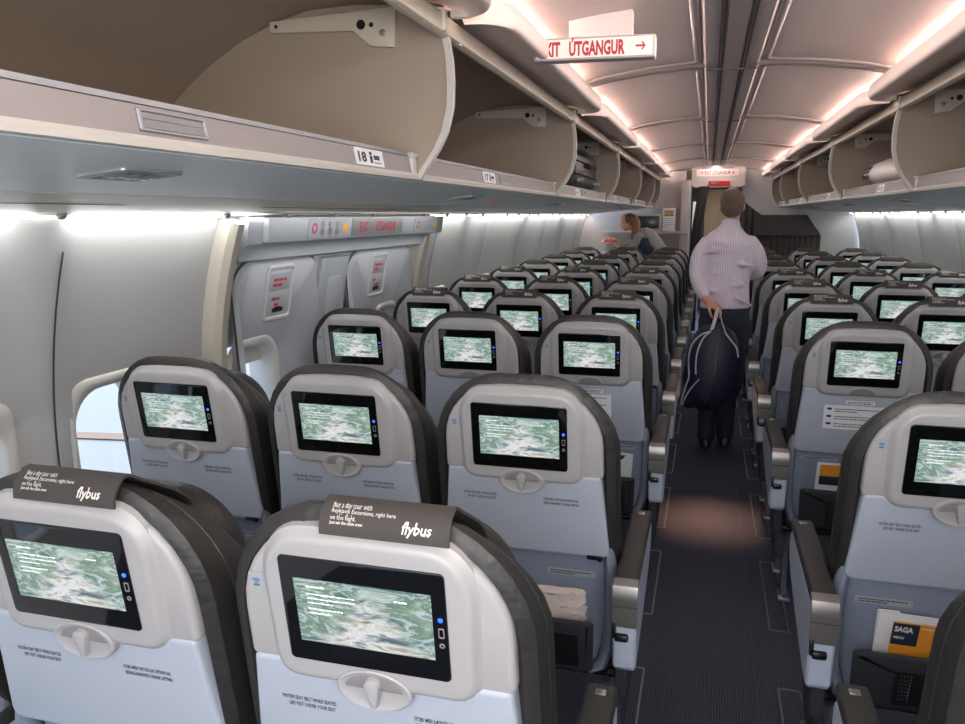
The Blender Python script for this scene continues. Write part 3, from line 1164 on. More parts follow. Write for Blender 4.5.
def make_bin(s, k):
    y0 = BAY0 + BAYP * k
    y1 = y0 + BAYP if k < 5 else (10.7 if s < 0 else 10.85)
    side = 'left' if s < 0 else 'right'
    t = thing('overhead_bin', bin_notes.get((s, k), f'open overhead bin behind the camera, {side} side'), 'overhead bin', (0, 0, 0), 0, f'overhead bins along the {side} wall')
    def P(name, mb, m, parent=t, lab=None, ang=35):
        o = obj(name, mb.mesh(name, M[m], ang), parent)
        if lab:
            o['label'] = lab
        return o
    P('back_panel', sweepy(BACKP, y0, y1, s), 'bin')
    P('shelf', sweepy([(.80, 1.752), (1.62, 1.748)], y0, y1, s), 'bin')
    lip = P('lip', sweepy([(.788, 1.706), (.790, 1.712), (.797, 1.748), (.806, 1.752), (.83, 1.74), (.83, 1.70)], y0 + .002, y1 - .002, s, 1, True), 'lip')
    P('lip_trim', sweepy([(.796, 1.7495), (.797, 1.7575), (.806, 1.7585), (.808, 1.75)], y0 + .002, y1 - .05, s, 1, True), 'alu', lip)
    P('lip_edge', sweepy([(.783, 1.692), (.781, 1.701), (.786, 1.7075), (.80, 1.705), (.81, 1.692)], y0, y1, s, 1, True), 'cream', lip)
    P('header_rail', sweepy([(.705, 2.03), (.693, 2.036), (.690, 2.072), (.70, 2.082), (.78, 2.10), (.78, 2.088), (.72, 2.05), (.715, 2.03)], y0, y1, s, 1, True), 'rail')
    # far divider
    out = DIVP + [(.80, 2.115), (.95, 2.127), (1.08, 2.123), (1.18, 2.099), (1.28, 2.059), (1.38, 2.004), (1.465, 1.944), (1.555, 1.869), (1.60, 1.80), (1.61, 1.73), (.85, 1.725), (.80, 1.71)]
    mb = MB(lambda o, z, w: (XC + s * o, w, z))
    mb.prism(out, y1 - .014, y1 - .002)
    dv = P('divider', mb, 'bin')
    mb = MB(lambda o, z, w: (XC + s * o, w, z))
    rr = []
    for (o, z) in DIVP:
        rr.append([(o - .010, z, y1 - .021), (o + .006, z, y1 - .021), (o + .006, z, y1 - .0008), (o - .010, z, y1 - .0008)])
    mb.loft(rr)
    P('edge_trim', mb, 'cream', dv, 'pale rounded edge strip')
    mb = MB(lambda o, z, w: (XC + s * o, w, z))
    mb.prism([(1.185, 2.10), (1.185, 2.072), (.95, 2.062), (.90, 2.022), (.835, 2.016), (.832, 2.112)], y1 - .012, y1 - .028, .003)
    ha = P('hinge_arm', mb, 'rail', dv)
    for o, z, r in ((.925, 2.075, .012), (.897, 2.073, .006), (1.165, 2.086, .005)):
        mb = MB(lambda o, z, w: (XC + s * o, w, z))
        mb.prism([(o + r * math.cos(a * PI / 8), z + r * math.sin(a * PI / 8)) for a in range(16)], y1 - .027, y1 - .0292)
        P('hinge_hole', mb, 'black', dv)
    mb = MB(lambda o, z, w: (XC + s * o, w, z))
    mb.prism([(.866 + .009 * math.cos(a * PI / 8), 2.052 + .009 * math.sin(a * PI / 8)) for a in range(16)], y1 - .027, y1 - .032, .002)
    P('hinge_bolt', mb, 'alu', dv)
    # latch block at the joint
    P('catch', MB(bx(s)).box((.80, y1 - .032, 1.728), (.03, .03, .05), .006).box((.792, y1 - .03, 1.752), (.02, .05, .012), .004), 'cream')
    dr = P('door', mk_door(s, y0 + .03, y1 - .03), 'door', t, 'pinkish bin door swung fully up', 50)
    for c_, d_ in (((.66, y1 - .03, 2.082), (.05, .018, .022)), ((.69, y1 - .07, 2.06), (.012, .02, .05)), ((.70, y0 + .08, 2.055), (.012, .02, .05))):
        P('door_fitting', MB(bx(s)).box(c_, d_, .004), 'rail', dr)
    yl = y0 + .92 if k else y0 + .93
    mb = MB(lambda y, z, h: (XC + s * (.7965 - (1.748 - z) * .19 - h), y, z))
    mb.ring(rrect(yl, 1.729, .15, .030, .003), rrect(yl, 1.729, .135, .022, .002), -.003, .004, .001, .001)
    lp = P('latch_plate', mb, 'alu')
    mb = MB(lambda y, z, h: (XC + s * (.7965 - (1.748 - z) * .19 - h), y, z))
    mb.prism(rrect(yl, 1.724, .134, .011, .001), -.002, .003).prism(rrect(yl, 1.735, .134, .008, .001), -.002, .0012)
    P('latch_flap', mb, 'dish', lp)
    # row sticker
    ys = (y0 + 1.60) if k == 0 else y0 + .70
    sg2 = 1 if s < 0 else -1
    fnl = lambda a, b, h: (XC + s * (.7965 - (1.748 - (1.729 + b)) * .19 - h), ys + sg2 * a, 1.729 + b)
    st = P('row_sticker', MB(fnl).prism(rrect(0, 0, .15, .036, .002), .0, .0022), 'stickerw', t, 'white row number sticker')
    mb = MB(fnl)
    if s < 0:
        num = str(18 - k)
    else:
        num = str(18 - k)
    put_text(mb, num, -.070, -.0105, .0026, .029, bold=.0012, sx=1.75)
    mb.prism(rrect(.006, -.004, .014, .016, .002), .0022, .0026)
    mb.prism([(.006 + .008 * math.cos(a), .009 + .004 * math.sin(a)) for a in [q * PI / 4 for q in range(8)]], .0022, .0026)
    strokes(mb, .020, .006, .0026, .046, .010, 1, .01, 5 + k)
    strokes(mb, .020, -.009, .0026, .046, .003, 1, .01, 6 + k)
    P('lettering', mb, 'ink', st)
    return t
for k in range(-1, 6):
    for s in (-1, 1):
        make_bin(s, k)

# rounded end piece of right-hand bins and end panels
for s in (1,):
    mb = MB(bx(s))
    rings = []
    for q in range(7):
        a = q / 6 * PI / 2
        y = 10.858 + .16 * math.sin(a)
        d = .16 * (1 - math.cos(a))
        rings.append([(.70 + d, y, 2.06), (.695 + d, y, 1.93), (.735 + d, y, 1.77), (.785 + d, y, 1.69 + d * .1), (1.2, y, 1.645 + d * .1), (1.66, y, 1.60), (1.66, y, 2.06)])
    mb.loft(rings)
    tn += 1
    struct(f'trim_{tn}', mb.mesh('bin_end_cap', M['lip'], 50), label='rounded end of the overhead bins')

# underside of the bins: service panels with reading lights
def upt(o):   # height of underside
    return 1.694 - (o - .785) * (1.694 - 1.648) / (1.25 - .785) if o <= 1.25 else 1.648 - (o - 1.25) * (.043 / .42)
for s in (-1, 1):
    side = 'left' if s < 0 else 'right'
    for k in range(-1, 6):
        y0 = BAY0 + BAYP * k
        y1 = y0 + BAYP if k < 5 else (10.7 if s < 0 else 10.85)
        which = ORD[k] if k >= 0 else 'hindmost'
        t = thing('service_panel', f'pale panel under the overhead bins with reading lamps, {side} side, {which} from camera', 'service panel', (0, 0, 0), 0, f'service panels under the {side} bins')
        def P(name, mb, m, parent=t, ang=35):
            return obj(name, mb.mesh(name, M[m], ang), parent)
        fnU = lambda o, y, h: (XC + s * o, y, upt(o) - h)
        P('smooth_panel', MB(bx(s)).loft([[(o, y, upt(o)) for o in (.814, .9, 1.0, 1.1, 1.2, 1.25)] + [(1.25, y, 1.656), (.814, y, 1.698)] for y in (y0 + .002, y1 - .002)]), 'psu')
        P('outer_panel', MB(bx(s)).loft([[(o, y, upt(o) - .001) for o in (1.252, 1.35, 1.45, 1.55, 1.665)] + [(1.665, y, 1.63), (1.252, y, 1.66)] for y in (y0 + .002, y1 - .002)]), 'psu2')
        g = MB(fnU)
        g.quad([(1.40, y0 + .25, .002), (1.412, y0 + .25, .002), (1.412, y1 - .35, .002), (1.40, y1 - .35, .002)])
        g.quad([(1.55, y0 + .45, .002), (1.575, y0 + .55, .002), (1.575, y1 - .55, .002), (1.55, y1 - .65, .002)])
        P('air_slot', g, 'dark')
        for dy in (.35, .75, 1.15, 1.55):
            P('air_knob', MB(fnU).ell((1.60, y0 + dy, .006), (.013, .013, .010), 10, 6), 'alu')
        yl = y0 + 1.08
        rl = P('reading_light', MB(fnU).ring(rrect(.995, yl, .10, .15, .012), rrect(.995, yl, .075, .115, .008), -.002, .006, .002, .002), 'alu')
        P('lamp_lens', MB(fnU).prism(rrect(.995, yl, .076, .116, .008), -.004, .0025), 'dish', rl)
        lm = MB(fnU)
        for q in (-.038, 0, .038):
            lm.ell((.995, yl + q, .003), (.022, .017, .007), 12, 6)
        P('lamp', lm, 'lamp', rl)
        vm = MB(fnU)
        vm.quad([(.93, y1 - .03, .0015), (.945, y1 - .02, .0015), (1.22, y1 + .0 - .02, .0015), (1.20, y1 - .035, .0015)])
        if k in (1, 2, 3) :
            P('air_slot', vm, 'black')
        rm = MB(fnU)
        for q in (0, .05):
            rm.prism(rrect(1.06, y0 + 1.70 + q * 1.6, .022, .03, .006), -.001, .003)
        if k >= 1:
            P('indicator_light', rm, 'redled')
    # wash light strip at the top of the wall
    y0s = [Y_BACK, 2.45] if s < 0 else [Y_BACK]
    runs = [(Y_BACK, 2.38), (4.6, 10.9)] if s < 0 else [(Y_BACK, 10.9)]
    for a, b in runs:
        mb = MB(bx(s)).box((1.675, (a + b) / 2, 1.604), (.012, b - a, .010))
        l = thing('wash_light', f'thin white light strip along the wall top, {side} side, from y {a:.0f}', 'light strip', group='wall wash lights', me=mb.mesh('wash_light', M['glow']))
        l['label'] = {(-1, 0): 'white light strip atop the wall between camera and exit hatches', (-1, 1): 'white light strip atop the wall beyond the exit hatches', (1, 0): 'white light strip atop the wall right of the aisle'}[(s, 0 if a < 0 else 1)]

# ------------------------------------------------------------------ signs
def fnSign(x0, y0, z0):
    return lambda u, v, w: (x0 + u, y0 - w, z0 + v)
sg = thing('exit_sign', 'white hanging exit sign with red lettering and arrow', 'sign', (0, 0, 0))
KS = 1.0
f = lambda u, v, w: (.4266 + (-.115 + u - .4266) * KS, (2.47 + .03 * (u / .36)) * KS - w, 1.6 + (.4645 + v) * KS)
smesh('sign_box', MB(f).prism(rrect(.182, .0325, .364, .066, .006), -.05, .0, .004), 'bulk')
smesh('sign_face', MB(f).prism(rrect(.182, .0325, .346, .053, .003), -.002, .003), 'signw')
mb = MB(f)
put_text(mb, 'EXIT', .020, .0125, .0034, .056, bold=.0024, sx=.53)
smesh('lettering', mb, 'red')
mb = MB(f)
put_text(mb, 'ÚTGANGUR', .108, .0125, .0034, .056, bold=.0024, sx=.53)
smesh('lettering', mb, 'red')
mb = MB(f)
mb.prism(rrect(.318, .0325, .024, .006, .001), .003, .0036)
mb.add([(.322, .0445, .0034), (.327, .0445, .0034), (.336, .0325, .0034), (.330, .0325, .0034)], [(0, 1, 2, 3)])
mb.add([(.322, .0205, .0034), (.327, .0205, .0034), (.336, .0325, .0034), (.330, .0325, .0034)], [(3, 2, 1, 0)])
smesh('arrow_lettering', mb, 'red')
smesh('ceiling_mount', MB(f).prism(rrect(.20, .102, .19, .075, .006), -.045, -.01, .004), 'ceil')
sg = thing('exit_sign', 'small far exit sign with two arrows below the ceiling centre', 'sign', (0, 0, 0))
f = fnSign(.24, 10.2, 2.058)
smesh('sign_face', MB(f).prism(rrect(.26, .045, .50, .085, .006), -.04, .003, .003), 'signw')
mb = MB(f)
put_text(mb, '← EXIT ÚTGANGUR →', .26, .022, .0036, .062, bold=.0012, sx=.62, align='CENTER')
smesh('lettering', mb, 'red')
smesh('ceiling_mount', MB(f).prism(rrect(.26, .11, .36, .07, .006), -.03, -.005, .003), 'ceilc')

# ------------------------------------------------------------------ forward end of the cabin
mb = MB()
mb.prism([(.12, 10.98), (.12, 10.9), (.17, 10.9), (.20, 10.93), (.20, 14), (-1.4, 14), (-1.4, 10.98)], 0, 2.2)
struct('wall_front', MB().box((-.66, 11.02, 1.10), (1.68, .06, 2.20), .01).mesh('wall_front', M['bulk']))
cb = thing('bulkhead_cabinet', 'white cabinet with small monitor at the front of the left seats', 'cabinet', (0, 0, 0))
def P(name, mb, m, parent, lab=None, ang=35):
    o = obj(name, mb.mesh(name, M[m], ang), parent)
    if lab:
        o['label'] = lab
    return o
P('carcass', MB().box((-.43, 10.86, .55), (1.20, .22, 1.10), .01), 'bulk', cb)
P('blue_panel', MB().box((-.24, 10.745, .80), (.32, .012, .66), .005), 'bulkblue', cb)
P('shelf', MB().box((-.40, 10.82, 1.365), (1.10, .28, .03), .008), 'bulk', cb)
P('post', MB().box((.115, 10.80, 1.02), (.11, .2, 2.04), .012), 'bulk', cb)
P('pink_panel', MB().box((.0, 10.745, .80), (.09, .012, .66), .004), 'lip', cb)
P('upper_panel', MB().box((-.10, 10.88, 1.92), (.42, .14, .48), .015), 'bulk', cb)
mon = thing('monitor', 'small grey monitor on the shelf of the white cabinet', 'monitor', (-.355, 10.74, 1.382))
P('monitor_body', MB().box((0, .03, .115), (.36, .10, .225), .014), 'bulk', mon)
P('monitor_screen', MB().box((0, -.022, .118), (.29, .006, .165), .004), 'monitor', mon)
ph = thing('notice_holder', 'white wall unit with brown label beside the small monitor', 'wall unit', (-.085, 10.74, 1.382))
P('case', MB().box((0, 0, .15), (.165, .05, .30), .01), 'stickerw', ph)
P('label_plate', MB().box((0, -.026, .235), (.12, .005, .075), .002), 'wood', ph, 'brown label plate')
mb = MB(lambda u, v, w: (u, -.0265 - w, v))
for k in range(4):
    mb.box((-.045 + .03 * k, .235, .002), (.02, .05, .002))
P('label_mark', mb, 'yellow', ph)
mb = MB(lambda u, v, w: (u, -.0255 - w, v))
strokes(mb, -.06, .17, .001, .12, .008, 5, .026, 77)
P('lettering', mb, 'alu', ph)
# header arch above the aisle
mb = MB(lambda u, v, w: (u, w, v))
mb.prism([(.18, 2.21), (.18, 1.98), (.23, 1.955), (.30, 1.95), (.72, 1.95), (.79, 1.955), (.85, 1.98), (.85, 2.21)], 10.9, 11.0)
struct('trim_40', mb.mesh('aisle_header', M['ceil']), label='pale header across the aisle at the cabin front')
sg = thing('cabin_sign', 'small lit red sign on the header across the aisle front', 'sign', (0, 0, 0))
f = fnSign(.40, 10.89, 1.965)
smesh('sign_face', MB(f).prism(rrect(.13, .035, .27, .06, .004), -.01, .01, .003), 'redlit')
mb = MB(f)
strokes(mb, .03, .052, .0105, .2, .022, 1, .03, 55)
smesh('print', mb, 'lip')
# end wall right of the aisle
struct('wall_front_right', MB().box((1.64, 11.06, 1.10), (1.62, .06, 2.20), .01).mesh('wall_front_right', M['wall']))
def curtain(pts, z0, z1, amp, folds, name, lab, taper=None, thick=.012):
    """pleated cloth following pts=(x,y) from z0 up to z1"""
    mb = MB()
    N, K = 120, 14
    rows = []
    for k in range(K + 1):
        tz = k / K
        row = []
        for i in range(N + 1):
            q = i / N
            j = min(int(q * (len(pts) - 1)), len(pts) - 2)
            fr = q * (len(pts) - 1) - j
            x = pts[j][0] + (pts[j + 1][0] - pts[j][0]) * fr
            y = pts[j][1] + (pts[j + 1][1] - pts[j][1]) * fr
            a = amp * (1 - .5 * tz)
            zz0 = z0
            zt = z1(q) if callable(z1) else z1
            z = zz0 + (zt - zz0) * tz
            dx = taper(q, tz) if taper else 0
            row.append((x + dx, y + a * math.sin(q * folds * 2 * PI + .6 * math.sin(q * 17)) - .01, z))
        rows.append(row)
    F = []
    n = N + 1
    V = [p for r in rows for p in r]
    V2 = [(x, y + thick, z) for x, y, z in V]
    for k in range(K):
        for i in range(N):
            a = k * n + i
            F.append((a, a + 1, a + 1 + n, a + n))
    F2 = [tuple(reversed([i + len(V) for i in f])) for f in F]
    mb.add(V + V2, F + F2)
    return thing(name, lab, 'curtain', (0, 0, 0), me=mb.mesh(name, M['curtain'], 80))
c1 = curtain([(.74, 10.86), (1.3, 10.86), (1.80, 10.84)], .25, lambda q: 1.92 - .33 * min(1, q / .3) ** .7 if q < .3 else (1.59 if q < .82 else 1.59 - .26 * (q - .82) / .18), .022, 15, 'curtain', 'wide dark pleated curtain across the front of the right seats')
mb = MB()
rings = []
for i in range(25):
    q = i / 24
    x = .98 + .80 * q
    zt = 1.585 if q < .7 else 1.585 - .22 * ((q - .7) / .3) ** 1.5
    rings.append([(x, 10.80 + .006 * math.sin(i), 1.33), (x, 10.795, zt), (x, 10.815, zt), (x, 10.82, 1.33)])
mb.loft(rings)
obj('valance', mb.mesh('valance', M['curtain'], 60), c1)
c2 = curtain([(.20, 10.86), (.26, 10.80), (.33, 10.86)], .05, 1.96, .018, 4, 'curtain', 'dark curtain gathered beside the white cabinet post', taper=lambda q, tz: .10 * max(0, (tz - .45) / .55) ** 1.6 * 1.0 - .02)
# galley beyond
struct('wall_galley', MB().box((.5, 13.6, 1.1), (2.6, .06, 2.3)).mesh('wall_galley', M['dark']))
struct('ceiling_galley', MB().box((.5, 12.3, 2.05), (1.6, 2.5, .04)).mesh('ceiling_galley', M['bulk']))
g = thing('galley_locker', 'brown wood galley locker seen through the aisle opening', 'locker', (.52, 13.2, 0))
P('locker_body', MB().box((0, .12, 1.0), (.34, .25, 1.98), .01), 'wood', g)
P('locker_door', MB().box((0, -.012, 1.25), (.29, .02, .9), .006), 'wood', g)
P('locker_handle', MB().box((.11, -.03, 1.2), (.015, .02, .12), .004), 'alu', g)
g = thing('galley_partition', 'cream panel standing between the gathered curtain and galley locker', 'panel', (.24, 12.4, 0))
P('panel', MB().box((0, 0, .9), (.12, .05, 1.78), .008), 'rail', g)
P('panel_edge', MB().box((.062, -.005, .9), (.012, .055, 1.78), .003), 'alu', g)

# ------------------------------------------------------------------ loose things
def flat_item(name, lab, cat, base, layers, group=None):
    t = thing(name, lab, cat, base, 0, group)
    return t
# seat pocket contents: local seat plane placed at a seat
def in_pocket(col, r, name, lab, cat, group=None):
    return thing(name, lab, cat, (COLX[col], rowy(r, col in 'DEF'), 0), 0, group)
def card(o, cu, cv, w, h, ww, ang, m, name, th=.003, curve=0):
    ca, sa = math.cos(ang), math.sin(ang)
    fn = lambda u, v, q: SP(cu + u * ca - v * sa, cv + u * sa + v * ca, ww + q + (cv + v + .735) * .09)
    return obj(name, MB(fn).prism(rrect(0, 0, w, h, .003, 2), 0, th).mesh(name, M[m]), o), fn
for (c, r, lab1, lab2, lab3) in (('D', 2, 'white magazine at the back of the right aisle seat pocket', 'orange and navy menu in the pocket of the right aisle seat', 'thin white card behind the menu in the right seat pocket'),):
    t = in_pocket(c, r, 'magazine', lab1, 'magazine')
    cv_, fn = card(t, .005, -.615, .27, .21, -.022, -.02, 'paper', 'cover')
    mb = MB(fn)
    put_text(mb, 'ICELANDAIR', .055, .088, .0034, .013, bold=.0004, sx=.9)
    obj('lettering', mb.mesh('print', M['wifi']), cv_)
    t = in_pocket(c, r, 'card', lab3, 'card')
    card(t, -.105, -.60, .05, .19, -.027, .02, 'paper', 'sheet')
    t = in_pocket(c, r, 'menu', lab2, 'menu')
    cv_, fn = card(t, .02, -.625, .235, .19, -.014, -.015, 'orange', 'cover')
    mb = MB(fn)
    mb.prism(rrect(-.088, .06, .058, .066, .001), .003, .0036)
    obj('navy_corner', mb.mesh('navy_corner', M['navy']), cv_)
    mb = MB(fn)
    put_text(mb, 'SAGA', -.113, .068, .0040, .022, bold=.0009, sx=.72)
    put_text(mb, 'MENU', -.113, .046, .0040, .011, bold=.0003, sx=.8)
    mb.quad([(-.055, .083, .0034), (.11, .083, .0034), (.11, .0855, .0034), (-.055, .0855, .0034)])
    obj('lettering', mb.mesh('print', M['white_ink']), cv_)
t = in_pocket('D', 3, 'magazine', 'white magazine with orange cover in the third row right pocket', 'magazine')
cv_, fn = card(t, -.03, -.60, .19, .20, -.02, .0, 'paper', 'cover')
obj('orange_field', MB(fn).prism(rrect(.0, .065, .165, .05, .001), .003, .0036).mesh('orange_field', M['orange']), cv_)
obj('navy_field', MB(fn).prism(rrect(.0, .02, .165, .04, .001), .003, .0036).mesh('navy_field', M['navy']), cv_)
t = in_pocket('C', 3, 'magazine', 'white leaflet with dark marks in the third row left pocket', 'magazine')
cv_, fn = card(t, .075, -.605, .18, .20, -.02, -.08, 'paper', 'cover')
mb = MB(fn)
mb.prism([(.01, .05), (.05, .07), (.06, .09), (.02, .085)], .003, .0036).prism([(-.03, .05), (-.015, .05), (-.015, .085), (-.03, .085)], .003, .0036)
strokes(mb, -.07, .08, .0036, .03, .006, 5, .012, 91)
obj('lettering', mb.mesh('print', M['ink']), cv_)
# crumpled wrapper in the second row left pocket
t = in_pocket('C', 2, 'wrapper', 'crumpled clear wrapper stuffed in the second row left pocket', 'wrapper')
mb = MB(SP)
rr = random.Random(4)
rings = []
for k in range(8):
    v = -.64 + .095 * k / 7
    row = []
    for j in range(18):
        a = 2 * PI * j / 18
        row.append((.035 + (.115 + .012 * rr.uniform(-1, 1)) * math.cos(a), v + .010 * rr.uniform(-1, 1) + .006 * math.cos(a), -.008 + (.014 - .0012 * k) * math.sin(a) + .004 * rr.uniform(-1, 1)))
    rings.append(row)
mb.loft(rings)
obj('film', mb.mesh('film', M['brownpaper'], 25), t)

# seat belt buckle lying by the second row right seat
t = thing('seat_belt', 'pale metal seat belt tongue hanging beside the right aisle armrest', 'seat belt', (.757, 1.98, .62))
P('tongue', MB(lambda u, v, w: (u * .5, w, v)).ring(rrect(0, 0, .05, .03, .008), rrect(.008, 0, .022, .014, .004), -.003, .003, -.003, .001), 'knob', t)
P('strap', MB().box((-.0, .012, -.05), (.03, .004, .11), .001), 'black', t)

# suitcase in the third left bin
t = thing('suitcase', 'black suitcase lying in the open overhead bin on the left', 'suitcase', (-.605, 5.2, 1.76))
P('suitcase_body', MB().box((0, 0, .125), (.50, .92, .245), .055, 4), 'suit', t)
mb = MB()
for z in (.085, .165):
    o = rrect(0, 0, .506, .926, .057)
    mb.tube([(a, b, z) for a, b in o], .006, 6, True)
P('zip_piping', mb, 'black', t)
P('carry_handle', MB().tube([(.252, -.10, .15), (.275, -.08, .15), (.28, 0, .15), (.275, .08, .15), (.252, .10, .15)], .010, 8), 'black', t)
mb = MB()
for y in (.36, -.36):
    mb.tube([(.25, y - .02, .05), (.275, y - .02, .05), (.275, y + .02, .05), (.25, y + .02, .05)], .016, 10)
P('wheel', mb, 'alu', t, 'pale caster fittings')
P('front_pocket', MB().box((0, -.455, .12), (.36, .03, .13), .012), 'suit', t)
# white plastic bag in the right bin
t = thing('plastic_bag', 'white plastic bag with dark print lying in the right overhead bin', 'bag', (1.505, 5.13, 1.758))
mb = MB()
rr = random.Random(9)
rings = []
for k in range(15):
    q = k / 14
    yy = -.55 + 1.1 * q
    sc = math.sin(PI * min(1, max(0, q))) ** .45 + .02
    row = []
    for j in range(20):
        a = 2 * PI * j / 20
        row.append((.19 * sc * math.cos(a) + .01 * rr.uniform(-1, 1), yy + .012 * rr.uniform(-1, 1), max(.003, .078 + .076 * sc * math.sin(a) * (1 + .12 * rr.uniform(-1, 1)))))
    rings.append(row)
mb.loft(rings)
P('bag_body', mb, 'plastic_bag', t, ang=70)
mb = MB(lambda u, v, w: (-.2 - w + abs(v - .078) * .7, -u, v))
strokes(mb, -.25, .115, .0, .30, .018, 3, .025, 61)
P('lettering', mb, 'ink', t)

# ------------------------------------------------------------------ people
def frame_rings(path, n=14):
    """path of (x,y,z,ra,rb[,ax]) -> elliptical rings; ra along the given side axis, rb across"""
    P_ = [Vector(p[:3]) for p in path]
    rings = []
    side = None
    for i, p in enumerate(P_):
        t = (P_[min(i + 1, len(P_) - 1)] - P_[max(i - 1, 0)]).normalized()
        ref = Vector((1, 0, 0)) if side is None else side
        if abs(t.dot(ref)) > .95:
            ref = Vector((0, 1, 0))
        a = (ref - t * ref.dot(t)).normalized()
        side = a
        b = t.cross(a)
        rings.append([tuple(p + a * (path[i][3] * math.cos(2 * PI * k / n)) + b * (path[i][4] * math.sin(2 * PI * k / n))) for k in range(n)])
    return rings
def limb(mb, path, n=14):
    path = [tuple(p) if len(p) == 5 else (p[0], p[1], p[2], p[3], p[3]) for p in path]
    # round the ends
    p0, p1 = Vector(path[0][:3]), Vector(path[1][:3])
    q0, q1 = Vector(path[-1][:3]), Vector(path[-2][:3])
    d0 = (p0 - p1).normalized() * min(path[0][3], path[0][4]) * .6
    d1 = (q0 - q1).normalized() * min(path[-1][3], path[-1][4]) * .6
    first = (*(p0 + d0), path[0][3] * .45, path[0][4] * .45)
    last = (*(q0 + d1), path[-1][3] * .45, path[-1][4] * .45)
    mb.loft(frame_rings([first] + path + [last], n))
def smooth_path(pts, sub=4):
    out = []
    n = len(pts)
    for i in range(n - 1):
        p0, p1, p2, p3 = pts[max(i - 1, 0)], pts[i], pts[i + 1], pts[min(i + 2, n - 1)]
        for k in range(sub):
            t = k / sub
            out.append(tuple(.5 * ((2 * b) + (-a + c) * t + (2 * a - 5 * b + 4 * c - d) * t * t + (-a + 3 * b - 3 * c + d) * t ** 3) for a, b, c, d in zip(p0, p1, p2, p3)))
    out.append(tuple(pts[-1]))
    return out
def L5(pts):
    return smooth_path([tuple(p) if len(p) == 5 else (*p[:3], p[3], p[3]) for p in pts])
def fuse(mb, name, m, voxel=.009, it=6):
    me = bpy.data.meshes.new(name)
    me.from_pydata(mb.v, [], mb.f)
    bm = bmesh.new()
    bm.from_mesh(me)
    bmesh.ops.recalc_face_normals(bm, faces=bm.faces)
    bm.to_mesh(me)
    bm.free()
    o = bpy.data.objects.new('fuse', me)
    COL.objects.link(o)
    r = o.modifiers.new('r', 'REMESH')
    r.mode = 'VOXEL'
    r.voxel_size = voxel
    s = o.modifiers.new('s', 'SMOOTH')
    s.factor = .5
    s.iterations = it
    bpy.context.view_layer.update()
    dg = bpy.context.evaluated_depsgraph_get()
    out = bpy.data.meshes.new_from_object(o.evaluated_get(dg))
    bpy.data.objects.remove(o)
    out.name = name
    out.polygons.foreach_set('use_smooth', [True] * len(out.polygons))
    out.materials.clear()
    out.materials.append(M[m])
    return out
def hand(mb, wrist, direc, palm_n, size=.185, curl=.5, thumb_side=1, spread=1.0):
    """palm plus five separate bent fingers; direc = from wrist towards fingers, palm_n = direction the palm faces"""
    d = Vector(direc).normalized()
    nrm = Vector(palm_n)
    nrm = (nrm - d * nrm.dot(d)).normalized()
    s = d.cross(nrm) * thumb_side
    w = Vector(wrist)
    k = size / .185
    pc = [w, w + d * .03 * k, w + d * .06 * k, w + d * .088 * k]
    R = frame = []
    rings = []
    for p, ra, rb in zip(pc, (.026, .034, .040, .038), (.019, .017, .015, .012)):
        rings.append([tuple(p + s * (ra * k * math.cos(2 * PI * j / 12)) + nrm * (rb * k * math.sin(2 * PI * j / 12))) for j in range(12)])
    mb.loft(rings)
    for f, (off, ln, r) in enumerate(((.029, .070, .0088), (.010, .078, .0092), (-.010, .073, .0088), (-.028, .058, .0078))):
        base = w + d * .082 * k + s * off * k
        p = [base]
        ang = 0
        dirv = (d + s * off * 1.5 * spread)
        dirv.normalize()
        for seg in range(3):
            ang += curl * (.55, .75, .6)[seg] * (1 + .06 * f)
            v = dirv * math.cos(ang) + nrm * math.sin(ang)
            p.append(p[-1] + v * ln * k * (.42, .32, .26)[seg])
        limb(mb, [(*q, r * k * (1, .95, .88, .75)[i]) for i, q in enumerate(p)], 8)
    tb = w + d * .03 * k + s * .03 * k
    t1 = tb + (d * .6 + s * .7 + nrm * .35).normalized() * .036 * k
    t2 = t1 + (d * .8 + s * .15 + nrm * .7).normalized() * .03 * k
    t3 = t2 + (d * .8 - s * .25 + nrm * .8).normalized() * .025 * k
    limb(mb, [(*tb, .013 * k), (*t1, .0115 * k), (*t2, .010 * k), (*t3, .008 * k)], 8)
def head(mb, c, fwd, up=(0, 0, 1), k=1.0):
    """head about c (centre), looking along fwd"""
    f = Vector(fwd).normalized()
    u = Vector(up)
    u = (u - f * u.dot(f)).normalized()
    r = f.cross(u)
    c = Vector(c)
    R = Matrix((r, f, u)).transposed()
    at = lambda x, y, z: tuple(c + r * x * k + f * y * k + u * z * k)
    mb.ell(c + f * -.012 * k + u * .02 * k, (.076 * k, .096 * k, .094 * k), 18, 12, R)
    mb.ell(c + f * .03 * k + u * -.035 * k, (.062 * k, .066 * k, .080 * k), 16, 10, R)
    mb.ell(c + f * .055 * k + u * -.088 * k, (.032 * k, .034 * k, .026 * k), 10, 8, R)
    mb.loft([[at(-.008, .088, .025), at(.008, .088, .025), at(.008, .07, .025), at(-.008, .07, .025)], [at(-.016, .118, -.028), at(.016, .118, -.028), at(.018, .085, -.030), at(-.018, .085, -.030)]])
    mb.ell(Vector(at(0, .092, -.055)), (.024 * k, .010 * k, .006 * k), 8, 6, R)
    for s in (-1, 1):
        mb.ell(Vector(at(s * .079, -.008, -.008)), (.010 * k, .020 * k, .032 * k), 10, 8, R)
    return at

# --- man in the aisle
MY = 5.50
man_empty = None
body = MB()
limb(body, L5([(.55, MY, .90, .16, .10), (.55, MY, 1.02, .150, .098), (.55, MY, 1.15, .145, .10), (.555, MY + .01, 1.30, .155, .105), (.555, MY, 1.40, .150, .09), (.56, MY, 1.46, .09, .06)]), 18)
limb(body, L5([(.56, MY, 1.46, .06), (.565, MY + .005, 1.54, .056), (.568, MY + .01, 1.60, .056)]))
head(body, (.568, MY + .012, 1.66), (.06, 1, -.12))
